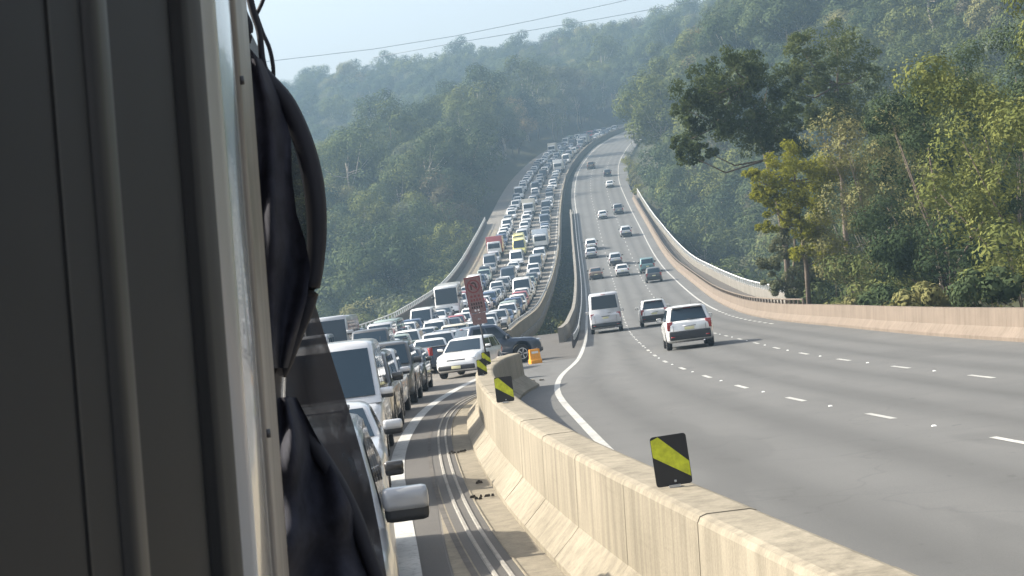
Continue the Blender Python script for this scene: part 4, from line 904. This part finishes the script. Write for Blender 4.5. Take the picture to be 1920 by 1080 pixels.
arc = [(-.085 + 0, 3.42)] + [(.0 - .085 * math.cos(a), 3.56 + .085 * math.sin(a)) for a in np.linspace(0, math.pi, 10)] + [(.085, 3.50)]
for i, (x, z) in enumerate(arc):
    a = arc[max(i - 1, 0)]; c = arc[min(i + 1, len(arc) - 1)]; t = Vector((c[0] - a[0], c[1] - a[1])).normalized(); v += [(x - t.y * .026, -.056, z + t.x * .026), (x + t.y * .026, -.056, z - t.x * .026)]
for i in range(len(arc) - 1): f.append((2 * i, 2 * i + 1, 2 * i + 3, 2 * i + 2))
k = len(v); v += [(.03, -.056, 3.50), (.14, -.056, 3.50), (.085, -.056, 3.41)]; f.append((k, k + 1, k + 2)); link('turn_arrow', mesh('turn_arrow', v, f), 'sign_black', P1)
flat('prohibition_bar', [(-.155, 3.66), (-.12, 3.69), (.155, 3.40), (.12, 3.37)], -.060, 'sign_red', P1)
for z, w, n_, mt in ((3.19, .13, 3, 'sign_red'), (3.06, .10, 4, 'sign_red'), (2.93, .085, 5, 'sign_black'), (2.81, .085, 5, 'sign_black')):
    for q in range(n_):
        x = (q - (n_ - 1) / 2) * w; flat('lettering', rect(x - w * .34, x + w * .30, z - .04, z + .04), -.052, mt, P1)
for x in (-.08, .03): flat('lettering', rect(x - .03, x + .03, 2.67, 2.74), -.052, 'sign_white', P1)
flat('lower_panel', rect(-.26, .26, 2.22, 2.60), -.045, 'sign_pale', sg, .006)
m_ = MB(); m_.box((0, -.03, 3.4), (.12, .03, .05)); m_.box((0, -.03, 2.8), (.12, .03, .05)); m_.box((0, -.03, 2.4), (.12, .03, .05)); link('bracket', m_.build('bracket'), 'galvanised', sg)

# orange plastic barrier and the low things around the gap
od = 80.0; ox = float(unpix(1003, 690, 79.5).x); o = empty('plastic_barrier', (ox + .05, 79.4, float(zg(79.4))), R(20)); o.scale = (.58, .6, .75); tag(o, 'orange plastic road barrier in the gap beside the dark pickup', 'barrier')
v = [(x * w, y * t_, z) for z, w, t_ in ((0, .42, .28), (.18, .42, .28), (.26, .40, .16), (.62, .38, .10), (.80, .38, .10)) for x, y in ((-1, -1), (1, -1), (1, 1), (-1, 1))]
f = [(i * 4 + k, i * 4 + (k + 1) % 4, (i + 1) * 4 + (k + 1) % 4, (i + 1) * 4 + k) for i in range(4) for k in range(4)] + [(3, 2, 1, 0), (16, 17, 18, 19)]
link('shell', recalc(mesh('shell', v, f)), 'orange_plastic', o)
m_ = MB(); m_.box((0, -.115, .62), (.5, .012, .12)); link('reflective_band', m_.build('reflective_band'), 'white_rail', o)
m_ = MB(); m_.tube([(.3, 0, .8), (.3, 0, .88)], .05, 8); link('filler_cap', m_.build('filler_cap'), 'black_plastic', o)
cb = unpix(955, 712, 66); e = empty('concrete_block', (cb.x, 66, float(zg(66.))), R(25)); tag(e, 'short concrete crash block leaning at the end of the near barrier', 'block')
m_ = MB(); m_.box((0, 0, .42), (.55, 1.3, .84), taper=.72, bev=.06); link('block', m_.build('block'), 'concrete_grey', e); m_ = MB(); m_.tube([(-.05, -.3, .84), (-.05, -.3, .95), (-.05, .3, .95), (-.05, .3, .84)], .015, 6); link('lifting_loop', m_.build('lifting_loop'), 'steel_dark', e)
for j, (x, y, lab) in enumerate(((1000, 714, 'dark strip of small flat pieces lying on the road behind the barrier end'), (905, 940, 'crushed dark litter in the concrete channel nearer the camera'), (858, 857, 'crushed dark litter in the concrete channel farther along'), (912, 912, 'small leaf scrap beside the foot of the barrier'))):
    dd = [62.0, 26.6, 35.4, 28.8][j]; p = unpix(x, y, dd); rs = random.Random(j); m_ = MB()  # the first set is a wider strip of low dark pieces
    for k in range(9 if j < 3 else 4):
        s_ = (.16 if j == 0 else .07); m_.box((rs.uniform(-1, 1) * (.35 if j == 0 else .15), rs.uniform(-.1, .1), .02 + rs.uniform(0, .02)), (s_ * rs.uniform(.5, 1.2), s_ * rs.uniform(.3, .8), .035), taper=.5)
    tag(link('dark_scrap', m_.build('dark_scrap'), 'litter', None, (p.x, dd, float(zg(dd)) + .012)), lab, 'litter')

# power lines high over the ridge
for lab, pts in (('upper thin power line crossing the sky above the ridge', ((380, 128), (520, 113), (700, 92), (850, 68), (1000, 38), (1150, 6), (1300, -30))), ('lower thin power line crossing the sky above the ridge', ((700, 108), (880, 76), (1000, 56), (1120, 36), (1240, 14), (1360, -10)))):
    m_ = MB(); m_.tube([unpix(x, y, 760) for x, y in pts], .13, 5); tag(link('power_line', m_.build('power_line'), 'wire'), lab, 'power line', 'power lines')

# ------------------------------------------------------------------ our own vehicle: flank, window post, pane; and the sunshade hanging from its window
FS = -.0787; F0 = -.135                                       # flank: x = F0 + FS * y, parallel to the lane
fl = lambda y: F0 + FS * y
b = NB('post_metal'); b.col((.50, .50, .51)); b.set(Roughness=.22, Metallic=.35, Coat_Weight=.6, Coat_Roughness=.05)
b = NB('trim_tan'); v_ = b.coord(scale=(1, 1, .3)); fz = b.noise(v_, 14, 4); b.col(b.ramp(fz, [(.35, (.15, .13, .115)), (.65, (.27, .24, .215))])); b.set(Roughness=.38)
b = NB('pane'); b.col((.03, .035, .04)); b.set(Roughness=.03, Specular_IOR_Level=.7)
simple('body_dark', (.016, .017, .02), .7, .15, 3, Specular_IOR_Level=.15)
b = NB('shade_mesh')                                         # black netting: lets a little light through
v_ = b.coord(); nz = b.noise(v_, 7, 4); tr = b.n('ShaderNodeBsdfTransparent'); df = b.n('ShaderNodeBsdfDiffuse'); df.inputs[0].default_value = (.06, .056, .058, 1)
mx = b.n('ShaderNodeMixShader'); b.l(b.ramp(nz, [(.3, (.86,) * 3), (.48, (.975,) * 3), (.6, (.97,) * 3), (.72, (.74,) * 3)]), mx.inputs[0]); b.l(tr.outputs[0], mx.inputs[1]); b.l(df.outputs[0], mx.inputs[2]); b.l(mx.outputs[0], b.out.inputs[0])
b = NB('shade_thin'); tr = b.n('ShaderNodeBsdfTransparent'); df = b.n('ShaderNodeBsdfDiffuse'); df.inputs[0].default_value = (.03, .03, .036, 1); mx = b.n('ShaderNodeMixShader'); mx.inputs[0].default_value = .88
b.l(tr.outputs[0], mx.inputs[1]); b.l(df.outputs[0], mx.inputs[2]); b.l(mx.outputs[0], b.out.inputs[0])
simple('piping', (.012, .013, .022), .7, .2)
simple('fold_cloth', (.022, .023, .034), .8, .4, 30, Specular_IOR_Level=.25)
coach = empty('coach', (fl(0) - 1.2, 0, .2)); tag(coach, 'flank of the tall vehicle the picture is taken from, with glossy window post', 'bus'); co = Vector(coach.location)
def flank_strip(name, y0, y1, z0, z1, out, mat, depth=.03, bulge=0.0, n=1, lean=0.0):
    v = []; f = []; ys = np.linspace(y0, y1, n + 1); zs = np.linspace(z0, z1, 13)
    for z in zs:
        for i, y in enumerate(ys):
            yy = y + lean * (z - 2.9); u = i / n; v.append(Vector((fl(yy) + out + bulge * math.sin(math.pi * u) + .052 * (z - 2.9), yy, z)) - co)
    m1_ = n + 1
    for j in range(12):
        for i in range(n): f.append((j * m1_ + i, j * m1_ + i + 1, (j + 1) * m1_ + i + 1, (j + 1) * m1_ + i))
    k = len(v); v += [p - Vector((depth, 0, 0)) for p in v]; f += [tuple(q + k for q in reversed(t)) for t in f]
    for j in range(12):
        f.append((j * m1_, (j + 1) * m1_, k + (j + 1) * m1_, k + j * m1_)); a = j * m1_ + n; f.append((a, k + a, k + a + m1_, a + m1_))
    me = recalc(mesh(name, v, f, n > 1)); return link(name, me, mat, coach)
flank_strip('side_panel', -.6, 1.82, .5, 3.7, -.004, 'body_dark', .05)
flank_strip('window_seal', 1.60, 1.80, .5, 3.7, .006, 'rubber', .03, .008, 6)
flank_strip('panel_seam', .92, .925, .5, 3.7, -.0025, 'rubber', .01)
flank_strip('cover_strip', 1.05, 1.12, .5, 3.7, .001, 'black_plastic', .02, .004, 4)
flank_strip('window_pane', 1.83, 2.07, 1.9, 3.6, -.010, 'pane', .008)
flank_strip('window_post', 2.08, 2.45, .5, 3.7, 0, 'post_metal', .05, .006, 8)
flank_strip('trim_strip', 2.46, 2.86, .5, 3.7, .002, 'trim_tan', .05, .004, 6)
for zz in (2.66, 3.12):
    for yy, mt in ((2.5, 'steel_dark'),):
        m_ = MB(); xx = fl(yy) + .006 + .052 * (zz - 2.9); m_.tube([Vector((xx - .004, yy, zz)) - co, Vector((xx + .002, yy, zz)) - co], .006, 10); link('screw', m_.build('screw'), mt, coach)
m_ = MB()                                                     # the rest of the body, to the left of the flank
pts = [(fl(y) - .16, y) for y in (-7.5, 2.82)] + [(fl(2.82) - 2.4, 2.82), (fl(-7.5) - 2.4, -7.5)]
bm = bmesh.new(); vs = [bm.verts.new(Vector((x, y, z)) - co) for z in (.45, 3.75) for x, y in pts]
for q in ((0, 1, 2, 3), (7, 6, 5, 4), (0, 4, 5, 1), (1, 5, 6, 2), (2, 6, 7, 3), (3, 7, 4, 0)): bm.faces.new([vs[i] for i in q])
bmesh.ops.recalc_face_normals(bm, faces=bm.faces); bmesh.ops.bevel(bm, geom=[e_ for e_ in bm.edges], offset=.03, segments=2, affect='EDGES')
me = bpy.data.meshes.new('body_shell'); bm.to_mesh(me); bm.free(); link('body_shell', me, 'body_dark', coach)
for ay in (-5.4, 1.2):
    for s in (.22, 2.2):
        m_ = MB(); m_.tube([Vector((fl(ay) - s - .14, ay, .5)) - co, Vector((fl(ay) - s + .14, ay, .5)) - co], .5, 20); link('wheel', m_.build('wheel'), 'tyre', coach)
# sunshade: netting panels, thick piping and cords
ss = empty('window_sunshade', unpix(560, 1080, 3.1)); tag(ss, 'black netting sunshade with thick piping hanging out of the window', 'sunshade'); so = Vector(ss.location)
def net(name, left, right, d0, d1, mat, fold=.012, seed=0):
    """panel between two photo outlines, waving in depth"""
    ny_, nx_ = 46, 14; v = []; f = []
    ly = [p[1] for p in left]; lx = [p[0] for p in left]; ry = [p[1] for p in right]; rx = [p[0] for p in right]; y0, y1 = max(ly[0], ry[0]), min(ly[-1], ry[-1])
    for j in range(ny_ + 1):
        y = y0 + (y1 - y0) * j / ny_; a = float(np.interp(y, ly, lx)); c = float(np.interp(y, ry, rx))
        for i in range(nx_ + 1):
            u = i / nx_; dd = d0 + (d1 - d0) * u + fold * math.sin(u * 9 + j * .13 + seed) + fold * .7 * math.sin(j * .31 + u * 4 + seed * 2); v.append(unpix(a + (c - a) * u, y, dd) - so)
    for j in range(ny_):
        for i in range(nx_): f.append((j * (nx_ + 1) + i, j * (nx_ + 1) + i + 1, (j + 1) * (nx_ + 1) + i + 1, (j + 1) * (nx_ + 1) + i))
    return link(name, mesh(name, v, f, True), mat, ss)
def cord(name, pts, rad, dist, mat='piping'):
    P_ = []
    for i in range(len(pts) - 1):
        p0, p1, p2, p3 = pts[max(i - 1, 0)], pts[i], pts[i + 1], pts[min(i + 2, len(pts) - 1)]
        for k in range(6):
            t = k / 6; P_.append(tuple(.5 * ((2 * b1) + (-a1 + c1) * t + (2 * a1 - 5 * b1 + 4 * c1 - d1_) * t * t + (-a1 + 3 * b1 - 3 * c1 + d1_) * t ** 3) for a1, b1, c1, d1_ in zip(p0, p1, p2, p3)))
    P_.append(tuple(map(float, pts[-1]))); rr = [p[2] * dist / FPX for p in P_] if len(P_[0]) > 2 else rad
    m_ = MB(); m_.tube([unpix(p[0], p[1], dist) - so for p in P_], rr, 8); return link(name, m_.build(name), mat, ss)
back_l = [(440, 60), (448, 120), (456, 190), (468, 330), (482, 480), (494, 600), (504, 700), (514, 820), (528, 960), (540, 1100)]
net('netting', back_l[:7], [(470, 60), (500, 120), (530, 190), (560, 250), (585, 320), (600, 400), (602, 480), (590, 545), (566, 610), (540, 670), (530, 700)], 3.06, 3.20, 'shade_thin', .02, 1)
net('netting', [(494, 560), (504, 700), (514, 820), (528, 960), (540, 1100)], [(588, 560), (600, 600), (632, 700), (664, 800), (692, 900), (712, 1000), (728, 1100)], 3.12, 3.34, 'shade_mesh', .03, 3)
net('netting', [(446, 110), (454, 190), (468, 330), (482, 480), (494, 600), (506, 690)], [(490, 110), (528, 190), (546, 260), (547, 330), (556, 400), (572, 450), (582, 500), (576, 560), (540, 690)], 3.02, 3.12, 'fold_cloth', .022, 4)
net('netting', [(512, 745), (518, 830), (530, 960), (545, 1100)], [(556, 745), (600, 830), (655, 940), (712, 1100)], 3.0, 3.12, 'fold_cloth', .026, 6)
cord('piping', [(458, 85, 5), (474, 112, 10), (505, 150, 13), (538, 195, 17), (568, 265, 19), (587, 340, 20), (594, 420, 19), (590, 500, 17), (577, 570, 15), (560, 620, 12), (540, 670, 13), (528, 705, 9)], None, 3.16)
cord('piping', [(534, 745, 8), (560, 790, 13), (595, 845, 15), (635, 910, 16), (668, 980, 16), (690, 1040, 15), (712, 1100, 15)], None, 3.12)
cord('cord', [(447, -30, 6), (456, 20, 7), (467, 50, 8), (462, 80, 8), (458, 100, 6)], None, 3.14)
cord('cord', [(462, -30, 7), (474, 20, 7), (486, 60, 6), (492, 110, 6), (502, 150, 6)], None, 3.16)
cord('cord', [(478, 20, 4), (492, 60, 4), (505, 90, 4), (512, 125, 4), (513, 160, 3.5)], None, 3.18)
cord('cord', [(500, -20, 4), (490, 8, 4), (478, 32, 4)], None, 3.18)

# ------------------------------------------------------------------ haze: one closed box of even, thin air round everything
b = NB('haze_air'); b.t.nodes.remove(b.b); pv = b.n('ShaderNodeVolumePrincipled'); pv.inputs['Color'].default_value = (.36, .54, .72, 1); pv.inputs['Density'].default_value = HAZE; pv.inputs['Anisotropy'].default_value = .1
b.l(pv.outputs[0], b.out.inputs['Volume'])
zt_ = float(HZ.max()) + 45; m_ = MB(); m_.box((0, 620, (zt_ - 60) / 2), (900, 1420, zt_ + 60)); hz_ = link('haze', m_.build('haze'), 'haze_air'); tag(hz_, 'thin blue morning haze in the valley', kind='stuff')
